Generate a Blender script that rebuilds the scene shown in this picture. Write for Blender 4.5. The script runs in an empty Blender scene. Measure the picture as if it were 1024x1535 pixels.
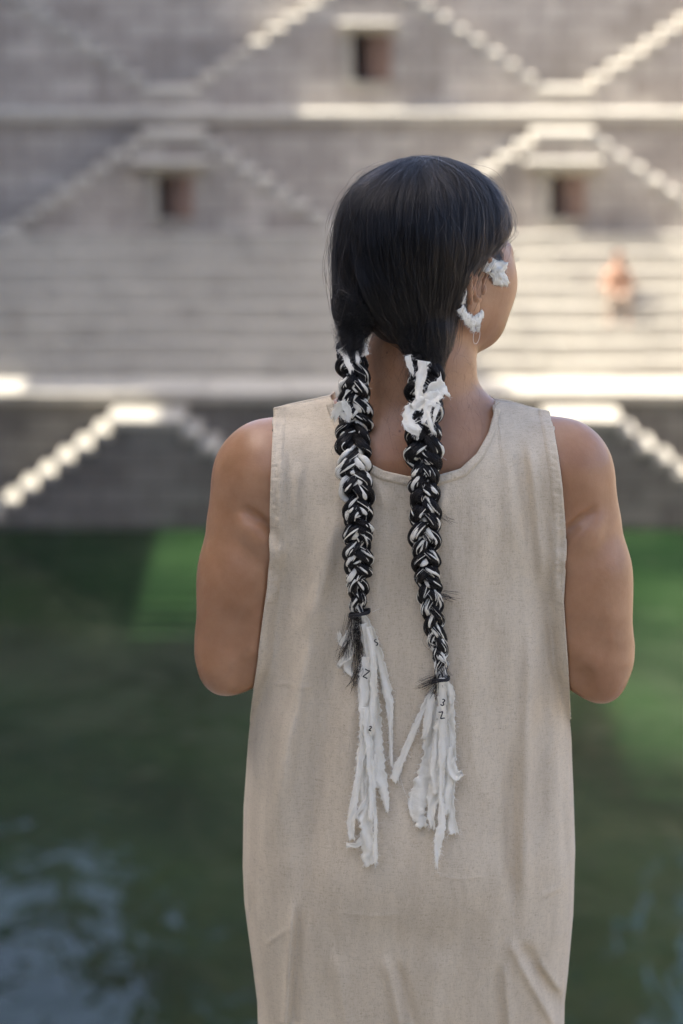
import bpy, bmesh, math, random
import numpy as np
from mathutils import Vector, Matrix, noise as mnoise

R = math.radians
random.seed(7)
rng = np.random.default_rng(7)
scene = bpy.context.scene
col = scene.collection

# ------------------------------------------------------------------ camera, sky, sun, exposure
CAM = np.array([0.0, -3.41, 1.97])
PITCH = R(12.8)
FPX = 105.0 / 36.0 * 1535.0          # focal length in photograph pixels
cam_d = bpy.data.cameras.new('camera')
cam_d.sensor_fit = 'VERTICAL'
cam_d.sensor_height = 36.0
cam_d.sensor_width = 24.0
cam_d.lens = 105.0
cam_d.clip_start = 0.05
cam_d.clip_end = 2000
cam_d.dof.use_dof = True
cam_d.dof.focus_distance = 3.47
cam_d.dof.aperture_fstop = 4.5
cam_d.dof.aperture_blades = 0
cam = bpy.data.objects.new('camera', cam_d)
cam.location = CAM
cam.rotation_euler = (math.pi / 2 - PITCH, 0, 0)
col.objects.link(cam)
scene.camera = cam

SUN_EL, SUN_BEHIND = 52.0, 2.0       # sun from the left, a touch behind the far wall
world = bpy.data.worlds.new('World')
scene.world = world
world.use_nodes = True
nt = world.node_tree
for n in list(nt.nodes):
    nt.nodes.remove(n)
w_out = nt.nodes.new('ShaderNodeOutputWorld')
w_bg = nt.nodes.new('ShaderNodeBackground')
w_sky = nt.nodes.new('ShaderNodeTexSky')
w_sky.sky_type = 'NISHITA'
w_sky.sun_disc = False
w_sky.sun_elevation = R(SUN_EL)
w_sky.sun_rotation = R(-90.0 + SUN_BEHIND)
w_sky.altitude = 200
w_sky.air_density = 0.6
w_sky.dust_density = 4.5
w_sky.ozone_density = 1.0
w_bg.inputs['Strength'].default_value = 0.15
nt.links.new(w_sky.outputs[0], w_bg.inputs[0])
nt.links.new(w_bg.outputs[0], w_out.inputs[0])

sun_d = bpy.data.lights.new('sun', 'SUN')
sun_d.energy = 3.3
sun_d.angle = R(0.55)
sun_d.color = (1.0, 0.93, 0.82)
sun = bpy.data.objects.new('sun', sun_d)
S = Vector((-math.cos(R(SUN_EL)) * math.cos(R(SUN_BEHIND)), math.cos(R(SUN_EL)) * math.sin(R(SUN_BEHIND)), math.sin(R(SUN_EL))))
sun.rotation_euler = S.to_track_quat('Z', 'Y').to_euler()
sun.location = (-30, 20, 40)
col.objects.link(sun)

scene.view_settings.view_transform = 'Standard'
scene.view_settings.look = 'None'
scene.view_settings.gamma = 1.0
scene.view_settings.use_curve_mapping = False
scene.view_settings.exposure = 2.2
scene.cycles.max_bounces = 8
scene.cycles.diffuse_bounces = 5
scene.cycles.caustics_reflective = False
scene.cycles.caustics_refractive = False


def U(px, py, y):
    """The point of the place at depth y that the photograph shows at pixel (px, py)."""
    a, b = (px - 512.0) / FPX, -(py - 767.5) / FPX
    d = np.array([a, math.cos(PITCH) + b * math.sin(PITCH), -math.sin(PITCH) + b * math.cos(PITCH)])
    t = (y - CAM[1]) / d[1]
    return CAM + t * d


# ------------------------------------------------------------------ object helpers
def empty(name, loc=(0, 0, 0), label=None, cat=None, group=None, parent=None):
    o = bpy.data.objects.new(name, None)
    o.empty_display_size = 0.1
    col.objects.link(o)
    o.location = loc
    if parent:
        o.parent = parent
    if label:
        o['label'] = label
    if cat:
        o['category'] = cat
    if group:
        o['group'] = group
    return o


def tag(o, label=None, cat=None, group=None, kind=None):
    if label:
        o['label'] = label
    if cat:
        o['category'] = cat
    if group:
        o['group'] = group
    if kind:
        o['kind'] = kind
    return o


def link_mesh(name, me, mat, parent=None, smooth=False):
    o = bpy.data.objects.new(name, me)
    col.objects.link(o)
    if mat is not None:
        for m in (mat if isinstance(mat, (list, tuple)) else [mat]):
            me.materials.append(m)
    if smooth:
        me.polygons.foreach_set('use_smooth', [True] * len(me.polygons))
    if parent is not None:
        o.parent = parent
        # parts are modelled in world coordinates: keep them where they are
        pw = parent.matrix_world if parent.parent is None else parent.parent.matrix_basis @ parent.matrix_basis
        o.matrix_parent_inverse = world_of(parent).inverted()
    return o


def world_of(o):
    m = o.matrix_basis.copy()
    while o.parent is not None:
        m = o.parent.matrix_basis @ o.matrix_parent_inverse @ m
        o = o.parent
    return m


def pydata(name, V, F):
    me = bpy.data.meshes.new(name)
    me.from_pydata([tuple(map(float, v)) for v in V], [], [tuple(map(int, f)) for f in F])
    me.update()
    return me


def grid_mesh(name, P, closed_u=False):
    """P: (rows, cols, 3) array -> quad mesh built fast."""
    r, c, _ = P.shape
    idx = np.arange(r * c).reshape(r, c)
    if closed_u:
        a = idx[:-1, :]; b = np.roll(idx, -1, axis=1)[:-1, :]
        d = idx[1:, :]; e = np.roll(idx, -1, axis=1)[1:, :]
    else:
        a = idx[:-1, :-1]; b = idx[:-1, 1:]; d = idx[1:, :-1]; e = idx[1:, 1:]
    Q = np.stack([a, d, e, b], axis=-1).reshape(-1, 4)
    return quads(name, P.reshape(-1, 3), Q)


def quads(name, V, Q):
    V = np.asarray(V, dtype=np.float32); Q = np.asarray(Q, dtype=np.int32)
    me = bpy.data.meshes.new(name)
    me.vertices.add(len(V)); me.vertices.foreach_set('co', V.ravel())
    k = Q.shape[1]
    me.loops.add(len(Q) * k); me.loops.foreach_set('vertex_index', Q.ravel())
    me.polygons.add(len(Q))
    me.polygons.foreach_set('loop_start', np.arange(0, len(Q) * k, k, dtype=np.int32))
    me.update(calc_edges=True)
    me.validate()
    return me


def box_bm(bm, x0, x1, y0, y1, z0, z1, bevel=0.0, jit=0.0):
    vs = []
    for z in (z0, z1):
        for (x, y) in ((x0, y0), (x1, y0), (x1, y1), (x0, y1)):
            vs.append(bm.verts.new((x + random.uniform(-jit, jit), y + random.uniform(-jit, jit), z + random.uniform(-jit, jit))))
    fs = []
    for f in ((0, 3, 2, 1), (4, 5, 6, 7), (0, 1, 5, 4), (1, 2, 6, 5), (2, 3, 7, 6), (3, 0, 4, 7)):
        fs.append(bm.faces.new([vs[i] for i in f]))
    if bevel <= 0:
        return fs
    else:
        es = list({e for f in fs for e in f.edges})
        bmesh.ops.bevel(bm, geom=es, offset=bevel, segments=1, affect='EDGES', profile=0.5)


def boxes(name, lst, mat, parent=None, bevel=0.0, jit=0.0):
    bm = bmesh.new()
    for b in lst:
        box_bm(bm, *b, bevel=bevel, jit=jit)
    me = bpy.data.meshes.new(name)
    bm.to_mesh(me); bm.free()
    return link_mesh(name, me, mat, parent)


# ------------------------------------------------------------------ materials
class NT:
    def __init__(s, name):
        s.m = bpy.data.materials.new(name)
        s.m.use_nodes = True
        s.t = s.m.node_tree
        s.b = s.t.nodes['Principled BSDF']
        s.out = s.t.nodes['Material Output']

    def n(s, typ, **kw):
        nd = s.t.nodes.new(typ)
        for k, v in kw.items():
            if k.startswith('i_'):
                key = k[2:]
                key = int(key) if key.isdigit() else key.replace('_', ' ')
                nd.inputs[key].default_value = v
            else:
                setattr(nd, k, v)
        return nd

    def l(s, a, b):
        s.t.links.new(a, b)

    def ramp(s, src, stops):
        r = s.n('ShaderNodeValToRGB')
        e = r.color_ramp.elements
        while len(e) > len(stops):
            e.remove(e[-1])
        while len(e) < len(stops):
            e.new(0.5)
        for el, (p, c) in zip(e, stops):
            el.position = p
            el.color = c if len(c) == 4 else (*c, 1)
        s.l(src, r.inputs[0])
        return r.outputs[0]

    def coords(s, scale=(1, 1, 1), out='Object', rot=(0, 0, 0)):
        tc = s.n('ShaderNodeTexCoord'); mp = s.n('ShaderNodeMapping')
        mp.inputs['Scale'].default_value = scale
        mp.inputs['Rotation'].default_value = rot
        s.l(tc.outputs[out], mp.inputs['Vector'])
        return mp.outputs[0]

    def noise(s, vec, scale=5.0, detail=4.0, rough=0.55, dist=0.0):
        nd = s.n('ShaderNodeTexNoise')
        nd.inputs['Scale'].default_value = scale
        nd.inputs['Detail'].default_value = detail
        nd.inputs['Roughness'].default_value = rough
        nd.inputs['Distortion'].default_value = dist
        s.l(vec, nd.inputs['Vector'])
        return nd.outputs[0]

    def mix(s, fac, a, b, blend='MIX'):
        mx = s.n('ShaderNodeMix', data_type='RGBA', blend_type=blend)
        for v, key in ((fac, 0), (a, 6), (b, 7)):
            if hasattr(v, 'links'):
                s.l(v, mx.inputs[key])
            elif key == 0:
                mx.inputs[0].default_value = v
            else:
                mx.inputs[key].default_value = (*v, 1) if len(v) == 3 else v
        return mx.outputs[2]

    def math(s, op, a, b=0.0):
        nd = s.n('ShaderNodeMath', operation=op)
        for v, k in ((a, 0), (b, 1)):
            if hasattr(v, 'links'):
                s.l(v, nd.inputs[k])
            else:
                nd.inputs[k].default_value = v
        return nd.outputs[0]

    def bump(s, h, strength=0.3, dist=0.01, normal=None):
        b = s.n('ShaderNodeBump')
        b.inputs['Strength'].default_value = strength
        b.inputs['Distance'].default_value = dist
        s.l(h, b.inputs['Height'])
        if normal is not None:
            s.l(normal, b.inputs['Normal'])
        return b.outputs[0]

    def set(s, **kw):
        for k, v in kw.items():
            key = k.replace('_', ' ')
            if hasattr(v, 'links'):
                s.l(v, s.b.inputs[key])
            elif isinstance(v, tuple) and len(v) == 3 and key in ('Base Color', 'Specular Tint'):
                s.b.inputs[key].default_value = (*v, 1)
            else:
                s.b.inputs[key].default_value = v
        return s.m


def stone_mat(name, c0, c1, c2, courses=True):
    k = NT(name)
    v = k.coords()
    big = k.noise(v, 0.55, 5, 0.6)
    fine = k.noise(v, 7.0, 6, 0.65)
    c = k.mix(k.ramp(big, [(0.32, (0, 0, 0)), (0.68, (1, 1, 1))]), c0, c1)
    c = k.mix(k.math('MULTIPLY', k.ramp(fine, [(0.4, (0, 0, 0)), (0.75, (1, 1, 1))]), 0.7), c, c2)
    streak = k.noise(k.coords((1.6, 1.6, 0.25)), 1.0, 5, 0.6)
    c = k.mix(k.ramp(streak, [(0.52, (0, 0, 0)), (0.75, (0.55, 0.55, 0.55))]), c, tuple(x * 0.6 for x in c0))
    h = fine
    if courses:
        br = k.n('ShaderNodeTexBrick')
        br.inputs['Scale'].default_value = 1.0
        br.inputs['Brick Width'].default_value = 0.85
        br.inputs['Row Height'].default_value = 0.31
        br.inputs['Mortar Size'].default_value = 0.022
        br.inputs['Color1'].default_value = (1, 1, 1, 1)
        br.inputs['Color2'].default_value = (0.58, 0.56, 0.56, 1)
        br.inputs['Mortar'].default_value = (0.35, 0.33, 0.32, 1)
        k.l(k.coords(rot=(R(90), 0, 0)), br.inputs['Vector'])
        c = k.mix(0.8, c, br.outputs[0], 'MULTIPLY')
        h = k.math('ADD', k.math('MULTIPLY', fine, 0.4), k.math('SUBTRACT', 1.0, br.outputs[1]))
    return k.set(Base_Color=c, Roughness=0.85, Normal=k.bump(h, 0.5, 0.02))


M_WALL = stone_mat('weathered sandstone masonry', (0.41, 0.375, 0.325), (0.60, 0.555, 0.48), (0.33, 0.295, 0.26))
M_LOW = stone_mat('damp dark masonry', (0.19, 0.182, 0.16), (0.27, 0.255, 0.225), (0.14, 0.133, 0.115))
M_STEP = stone_mat('worn sandstone', (0.38, 0.36, 0.305), (0.47, 0.445, 0.375), (0.28, 0.26, 0.225), courses=False)
M_NICHE = stone_mat('red sandstone', (0.26, 0.16, 0.115), (0.32, 0.22, 0.17), (0.18, 0.12, 0.09), courses=False)
M_HAVELI = stone_mat('warm plastered stone', (0.46, 0.38, 0.29), (0.5, 0.43, 0.34), (0.38, 0.32, 0.26))

# ------------------------------------------------------------------ the stepwell beyond the water
WZ = float(U(512, 770, 43.6)[2])               # water level
Y1 = 43.6                                      # face of the lowest wall
ZL1 = float(U(512, 587, Y1)[2])                # lower ledge
Y1B = Y1 + 1.35
N_ROW, RUN = 8, 0.30
Y2W = Y1B + N_ROW * RUN
RISE = (float(U(512, 352, Y2W - RUN)[2]) - ZL1) / N_ROW
ZW2 = ZL1 + N_ROW * RISE
Y2 = Y2W + 0.9                                 # face of the middle wall
ZL2 = float(U(512, 168, Y2 - 0.12)[2])
Y3 = Y2 + 1.35                                 # face of the upper wall
ZT = float(U(512, -95, Y3)[2])
XL, XR = -13.0, 14.0

# water
k = NT('turbid green water')
v1 = k.coords((1.0, 0.55, 1.0))
n1 = k.noise(v1, 0.9, 3, 0.5, 0.6)
n2 = k.noise(k.coords((1.0, 0.7, 1.0)), 3.2, 3, 0.5, 0.3)
hh = k.math('ADD', k.math('MULTIPLY', n1, 1.0), k.math('MULTIPLY', n2, 0.22))
alg = k.noise(k.coords((0.5, 0.35, 1)), 0.8, 4, 0.6)
cw = k.mix(k.ramp(alg, [(0.35, (0, 0, 0)), (0.7, (1, 1, 1))]), (0.0055, 0.0165, 0.006), (0.017, 0.038, 0.013))
M_WATER = k.set(Base_Color=cw, Roughness=0.04, IOR=1.33, Specular_IOR_Level=.16, Normal=k.bump(hh, 0.6, 0.13))
me = pydata('water', [(XL - .4, 4, WZ), (XR + .4, 4, WZ), (XR + .4, Y1 + .2, WZ), (XL - .4, Y1 + .2, WZ)], [(0, 1, 2, 3)])
tag(link_mesh('water', me, M_WATER), 'still dark green water filling the stepwell', kind='structure')

# three retaining walls with the niche opening cut from the upper one
D3, D2, D1 = .75, .85, 1.05
nl, nr = U(526, 90, Y3 - D3)[0], U(577, 90, Y3 - D3)[0]
nzt, nzb = U(550, 50, Y3 - D3)[2], U(550, 122, Y3 - D3)[2]
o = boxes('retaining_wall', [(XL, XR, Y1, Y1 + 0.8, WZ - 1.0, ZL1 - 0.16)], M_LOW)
tag(o, 'lowest dark stone wall rising straight from the green water', 'wall')
o = boxes('retaining_wall', [(XL, XR, Y2, Y2 + 0.8, ZW2 - .3, ZL2 - 0.16)], M_WALL)
tag(o, 'middle grey masonry wall between the broad steps and the upper ledge', 'wall')
o = boxes('retaining_wall', [(XL, XR, Y3, Y3 + 0.8, ZL2 - .3, ZT)], M_WALL)
tag(o, 'topmost grey masonry wall above the upper ledge', 'wall')
# ledges: slabs that oversail the wall a little
o = boxes('ledge', [(x, min(x + 1.35, XR) - .012, Y1 - .10 + random.uniform(-.02, .02), Y1B + .3, ZL1 - .16, ZL1 + random.uniform(-.008, .008)) for x in np.arange(XL, XR, 1.35)], M_STEP, bevel=.015)
tag(o, 'pale stone ledge above the lowest wall', kind='structure')
o = boxes('ledge', [(x, min(x + 1.35, XR) - .012, Y2 - .12 + random.uniform(-.02, .02), Y3 + .3, ZL2 - .16, ZL2 + random.uniform(-.008, .008)) for x in np.arange(XL, XR, 1.35)], M_STEP, bevel=.015)
tag(o, 'pale stone ledge running between the middle and the topmost wall', kind='structure')
o = boxes('walkway', [(XL, XR, Y2W - .02, Y2 + .3, ZW2 - .5, ZW2 - .004)], M_STEP)
tag(o, 'stone walkway at the head of the broad steps', kind='structure')
bs = empty('broad_stairs', (0, Y1B, ZL1), 'broad flight of pale stone steps between the two ledges, sunlit on one half', 'stairs')
for i in range(N_ROW):
    y0 = Y1B + i * RUN
    bm = bmesh.new()
    x = XL
    while x < XR:
        w = random.uniform(0.7, 1.9)
        x1 = min(x + w, XR)
        dz = random.uniform(-.016, .012)
        box_bm(bm, x + .004, x1 - .004, y0 + random.uniform(-.025, .02), y0 + RUN + .32, ZL1 + i * RISE - .02, ZL1 + (i + 1) * RISE + dz, bevel=.014)
        x = x1
    me = bpy.data.meshes.new('step'); bm.to_mesh(me); bm.free()
    link_mesh('step', me, M_STEP, bs)

# diagonal stair flights and their landings
GF = 'diagonal stair flights on the far walls'
GLD = 'stair landings on the far walls'


def flight(x_edge, side, z_land, Yw, d, n, up, z_base, label, sw=.30, sh=.205):
    root = empty('stair_flight', (x_edge, Yw, z_base), label, 'stairs', GF)
    for i in range(n):
        zt = z_land + (i + 1) * sh * (1 if up else -1)
        if zt < z_base + .03:
            break
        xa = x_edge + side * i * sw; xb = x_edge + side * (i + 1) * sw
        x0, x1 = min(xa, xb), max(xa, xb)
        j = random.uniform(-.03, .03)
        # tread slab with its block of masonry under it
        bm = bmesh.new()
        box_bm(bm, x0 - (.03 if (side > 0) != up else -.003), x1 + (.03 if (side < 0) != up else -.003), Yw - d - .04 + j, Yw + .05, zt - .13, zt + random.uniform(-.01, .01), bevel=.02)
        blk = box_bm(bm, x0 + .002, x1 - .002, Yw - d + j * .3, Yw + .05, z_base - .05, zt - .12, bevel=0)
        for f in blk:
            f.material_index = 1
        me = bpy.data.meshes.new('step'); bm.to_mesh(me); bm.free()
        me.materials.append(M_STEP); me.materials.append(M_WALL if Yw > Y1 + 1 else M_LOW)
        link_mesh('step', me, None, root)
    return root


def landing(x0, x1, zt, Yw, d, z_base, label, open_x=None, open_z=None):
    root = empty('stair_landing', ((x0 + x1) / 2, Yw, z_base), label, 'landing', GLD)
    boxes('slab', [(x0 - .04, x1 + .04, Yw - d - .06, Yw + .05, zt - .16, zt)], M_STEP, root, bevel=.02)
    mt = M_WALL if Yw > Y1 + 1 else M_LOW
    if open_x is None:
        boxes('block', [(x0, x1, Yw - d, Yw + .05, z_base - .05, zt - .155)], mt, root)
    else:
        a, b = open_x; c, e = open_z
        boxes('block', [(x0, a, Yw - d, Yw + .05, z_base - .05, zt - .155), (b, x1, Yw - d, Yw + .05, z_base - .05, zt - .155),
                        (a, b, Yw - d, Yw + .05, e, zt - .155), (a, b, Yw - d, Yw + .05, z_base - .05, c)], mt, root)
    return root


def niche(x0, x1, z0, z1, yf, depth, label, hood):
    root = empty('wall_niche', ((x0 + x1) / 2, yf, z0), label, 'niche', 'small niches in the far walls')
    boxes('niche_back', [(x0 - .02, x1 + .02, yf + depth - .06, yf + depth, z0 - .02, z1 + .02)], M_NICHE, root)
    for s in (0, 1):
        xa = x0 - .10 if s == 0 else x1 - .03
        boxes('jamb', [(xa, xa + .13, yf - .05, yf + depth - .07, z0, z1 - .002)], M_STEP if s == 0 else M_NICHE, root, bevel=.008)
    boxes('lintel', [(x0 - .16, x1 + .16, yf - .07, yf + .2, z1, z1 + .14)], M_STEP, root, bevel=.012)
    boxes('sill', [(x0 - .1, x1 + .1, yf - .07, yf + .2, z0 - .08, z0)], M_STEP, root, bevel=.012)
    h0, h1, hz, ht = hood
    boxes('hood', [(h0, h1, yf - .36, yf + .1, hz, hz + ht)], M_STEP, root, bevel=.03)
    # small door leaves, one standing ajar
    xm = (x0 + x1) / 2
    boxes('door_leaf', [(xm + .02, x1 - .035, yf + .06, yf + .09, z0 + .005, z1 - .01)], M_NICHE, root)
    return root


# upper wall: V shaped pairs that rise from a landing on the ledge
for cx, nm in ((255, 'left'), (846, 'right')):
    x0, x1 = U(cx - 42, 128, Y3 - D3)[0], U(cx + 42, 128, Y3 - D3)[0]
    zt = U(cx, 132, Y3 - D3)[2]
    shade = 'shaded' if nm == 'left' else 'sunlit'
    landing(x0, x1, zt, Y3, D3, ZL2, f'{shade} low landing on the upper ledge where two rising flights meet')
    for side in (-1, 1):
        inner = (nm == 'left') == (side > 0)
        n = 8 if inner else 11
        tail = {('left', -1): 'shaded flight climbing off the frame corner above the left small landing',
                ('left', 1): 'flight climbing from the shaded upper landing into sunlight beside the topmost niche',
                ('right', -1): 'row of bright treads descending from the topmost niche towards the sunlit upper landing',
                ('right', 1): 'broad sunlit flight climbing from the upper landing towards the right edge'}[(nm, side)]
        flight(x0 if side < 0 else x1, side, zt, Y3, D3, n, True, ZL2, tail)
# middle wall: A shaped pairs that fall from a landing under the upper ledge
for cx, nm in ((258, 'left'), (846, 'right')):
    x0, x1 = U(cx - 45, 190, Y2 - D2)[0], U(cx + 45, 190, Y2 - D2)[0]
    zt = U(cx, 198, Y2 - D2)[2]
    a, b = U(cx - 24, 290, Y2 - D2)[0], U(cx + 22, 290, Y2 - D2)[0]
    c, e = U(cx, 328, Y2 - D2)[2], U(cx, 262, Y2 - D2)[2]
    shade = 'shaded' if nm == 'left' else 'sunlit'
    landing(x0, x1, zt, Y2, D2, ZW2, f'{shade} landing right under the upper ledge, above a niche', (a, b), (c, e))
    hz = U(cx, 268, Y2 - D2)[2]
    niche(a, b, c, e, Y2 - D2, .55, f'dark square niche under the {shade} landing of the middle wall', (U(cx - 60, 250, Y2 - D2)[0], U(cx + 58, 250, Y2 - D2)[0], e + .16, .13))
    for side in (-1, 1):
        tail = {('left', -1): 'dim flight falling to the lower left from the shaded middle landing',
                ('left', 1): 'pale grey treads falling from the shaded middle landing towards the head',
                ('right', -1): 'bright flight of steps falling behind the head from the sunlit middle landing',
                ('right', 1): 'bright treads falling to the right edge from the sunlit middle landing'}[(nm, side)]
        flight(x0 if side < 0 else x1, side, zt, Y2, D2, 9, False, ZW2, tail)
# topmost niche
landing(U(255 + 42, 128, Y3 - D3)[0] + 8 * .30, U(846 - 42, 128, Y3 - D3)[0] - 8 * .30, U(550, 132, Y3 - D3)[2] + 9 * .205, Y3, D3, ZL2, 'high landing above the topmost niche where two flights meet', (nl, nr), (nzb, nzt))
niche(nl, nr, nzb, nzt, Y3 - D3, .7, 'topmost dark niche between two climbing flights', (U(508, 40, Y3 - D3)[0], U(598, 40, Y3 - D3)[0], nzt + .14, .09))
# lowest wall: A shaped pairs that fall into the water
for cx, nm in ((219, 'left'), (876, 'right')):
    x0, x1 = U(cx - 54, 620, Y1 - D1)[0], U(cx + 54, 620, Y1 - D1)[0]
    zt = U(cx, 627, Y1 - D1)[2]
    landing(x0, x1, zt, Y1, D1, WZ, 'bright landing above the water beside the person\'s ' + ('bare left shoulder' if nm == 'left' else 'bare right shoulder'))
    for side in (-1, 1):
        tail = {('left', -1): 'bright zigzag flight falling to the left frame edge above the water',
                ('left', 1): 'dim round treads falling to the water just beside the left shoulder',
                ('right', -1): 'flight falling to the water hidden behind the right shoulder',
                ('right', 1): 'bright treads falling to the water at the right frame edge'}[(nm, side)]
        flight(x0 if side < 0 else x1, side, zt, Y1, D1, 9, False, WZ - .15, tail, sw=.29, sh=.22)

# side walls of the well, then unseen masses round it, some added to block light
o = boxes('side_wall', [(XL - .8, XL, .6, Y3, WZ - 1, -1.0)], M_WALL)
tag(o, 'long masonry side wall of the stepwell on the shaded side', 'wall')
o = boxes('side_wall', [(XR, XR + .8, -14, Y3, WZ - 1, 2.5)], M_HAVELI)
tag(o, 'long sunlit masonry side wall of the stepwell', 'wall')
TH = .45
lw = []
lw.append((XL - 4, XL - .05, -16, 29.2, -1.0, 23))                      # unseen mass added to keep the near terrace in shade
for q, (ya, yb) in enumerate(((29.2, 29.7), (29.9, 30.3), (30.55, 30.8), (31.1, 31.25), (31.65, 31.75), (32.3, 32.38))):      # added upright bars, spaced to fade the end of the shadow
    lw.append((XL - TH, XL - .05, ya, yb, 11.2, 15.5))
lw.append((XL - TH, XL - .05, 29.2, 31.3, -1.0, 11.2))
for h0, h1 in ((11.4, 11.52), (11.75, 11.85), (12.2, 12.27)):                  # added level bars that soften the shadow's upper edge
    lw.append((XL - TH, XL - .05, 29.2, 43.9, h0, h1))
for h0, h1 in ((2.5, 2.85), (3.05, 3.32), (3.6, 3.77), (4.2, 4.28)):  # added bars across the opening, thinning out to blur the sun patch's side
    lw.append((XL - TH, XL - .05, 35.2, 42.85, h0, h1))
for y0_, y1_ in ((36.6, 37.0), (37.2, 37.52), (37.8, 38.05), (38.45, 38.62), (39.2, 39.3)):  # added uprights that fade the sun patch towards the near side
    lw.append((XL - TH, XL - .05, y0_, y1_, 2.3, 6.55))
lw.append((XL - TH, XL - .05, 31.3, 35.2, -1.0, 11.2))  # solid pieces from here on frame openings shaped to let sun patches through
lw.append((XL - TH, XL - .05, 35.2, 43.95, -1.0, 1.55))
lw.append((XL - TH, XL - .05, 36.4, 42.85, 1.55, 2.3))
lw.append((XL - TH, XL - .05, 35.2, 36.4, 1.55, 11.2))
lw.append((XL - TH, XL - .05, 36.4, 43.95, 6.55, 11.2))
lw.append((XL - TH, XL - .05, 43.95, 45.0, -1.0, 1.3))
lw.append((XL - TH, XL - .05, 43.95, 45.0, 3.9, 13.5))
lw.append((XL - TH, XL - .05, 45.0, 60.0, -1.0, 13.1))
o = boxes('shade_caster', lw, M_HAVELI)  # added out of view to cast the shade pattern on well and water
tag(o, 'unseen stone shade caster added on the sun side, openings shaped for the sun patches', 'building')
o = boxes('temple_house', [(-4.3, 6.6, Y3 + 1.2, Y3 + 9, ZT - .5, ZT + 4.6)], M_HAVELI)
tag(o, 'stone house standing on the far rim of the well', 'building')
o = boxes('rim_terrace', [(XL - 8, XR + 8, Y3 + .8, Y3 + 60, ZT - .6, ZT - .05)], M_STEP)
tag(o, 'stone paved ground behind the far rim', kind='structure')
o = boxes('rear_sky_block', [(XL - 4, XR + 6, -19, -12.5, -.5, 7.0), (XL - 4, XR + 6, -12.5, -12.1, 6.4, 7.1)], M_WALL)  # added out of view to cut the sky light from behind
tag(o, 'stone house behind the near terrace, at the photographer\'s back', 'building')
# near side: terrace the person stands on and steps down to the water
o = boxes('terrace', [(XL, XR, -60, 0.75, -.6, 0.0)], M_STEP)
tag(o, 'stone terrace on the near side of the well', kind='structure')
ns = empty('near_stairs', (0, .75, 0), 'steep stone steps falling from the near terrace to the water', 'stairs')
for i in range(40):
    z = -(i + 1) * .22
    if z < WZ - .3:
        break
    boxes('step', [(XL, XR, .75 + i * .30, .75 + (i + 1) * .30 + .3, z - .25, z)], M_STEP, ns)

# ==================================================================== THE PERSON
person = empty('person', (0.09, 0.11, 0.0), 'person in a sleeveless beige linen dress seen from behind, two long braids', 'person')


def W(px, py, y):
    return U(px, py, y)


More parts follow.
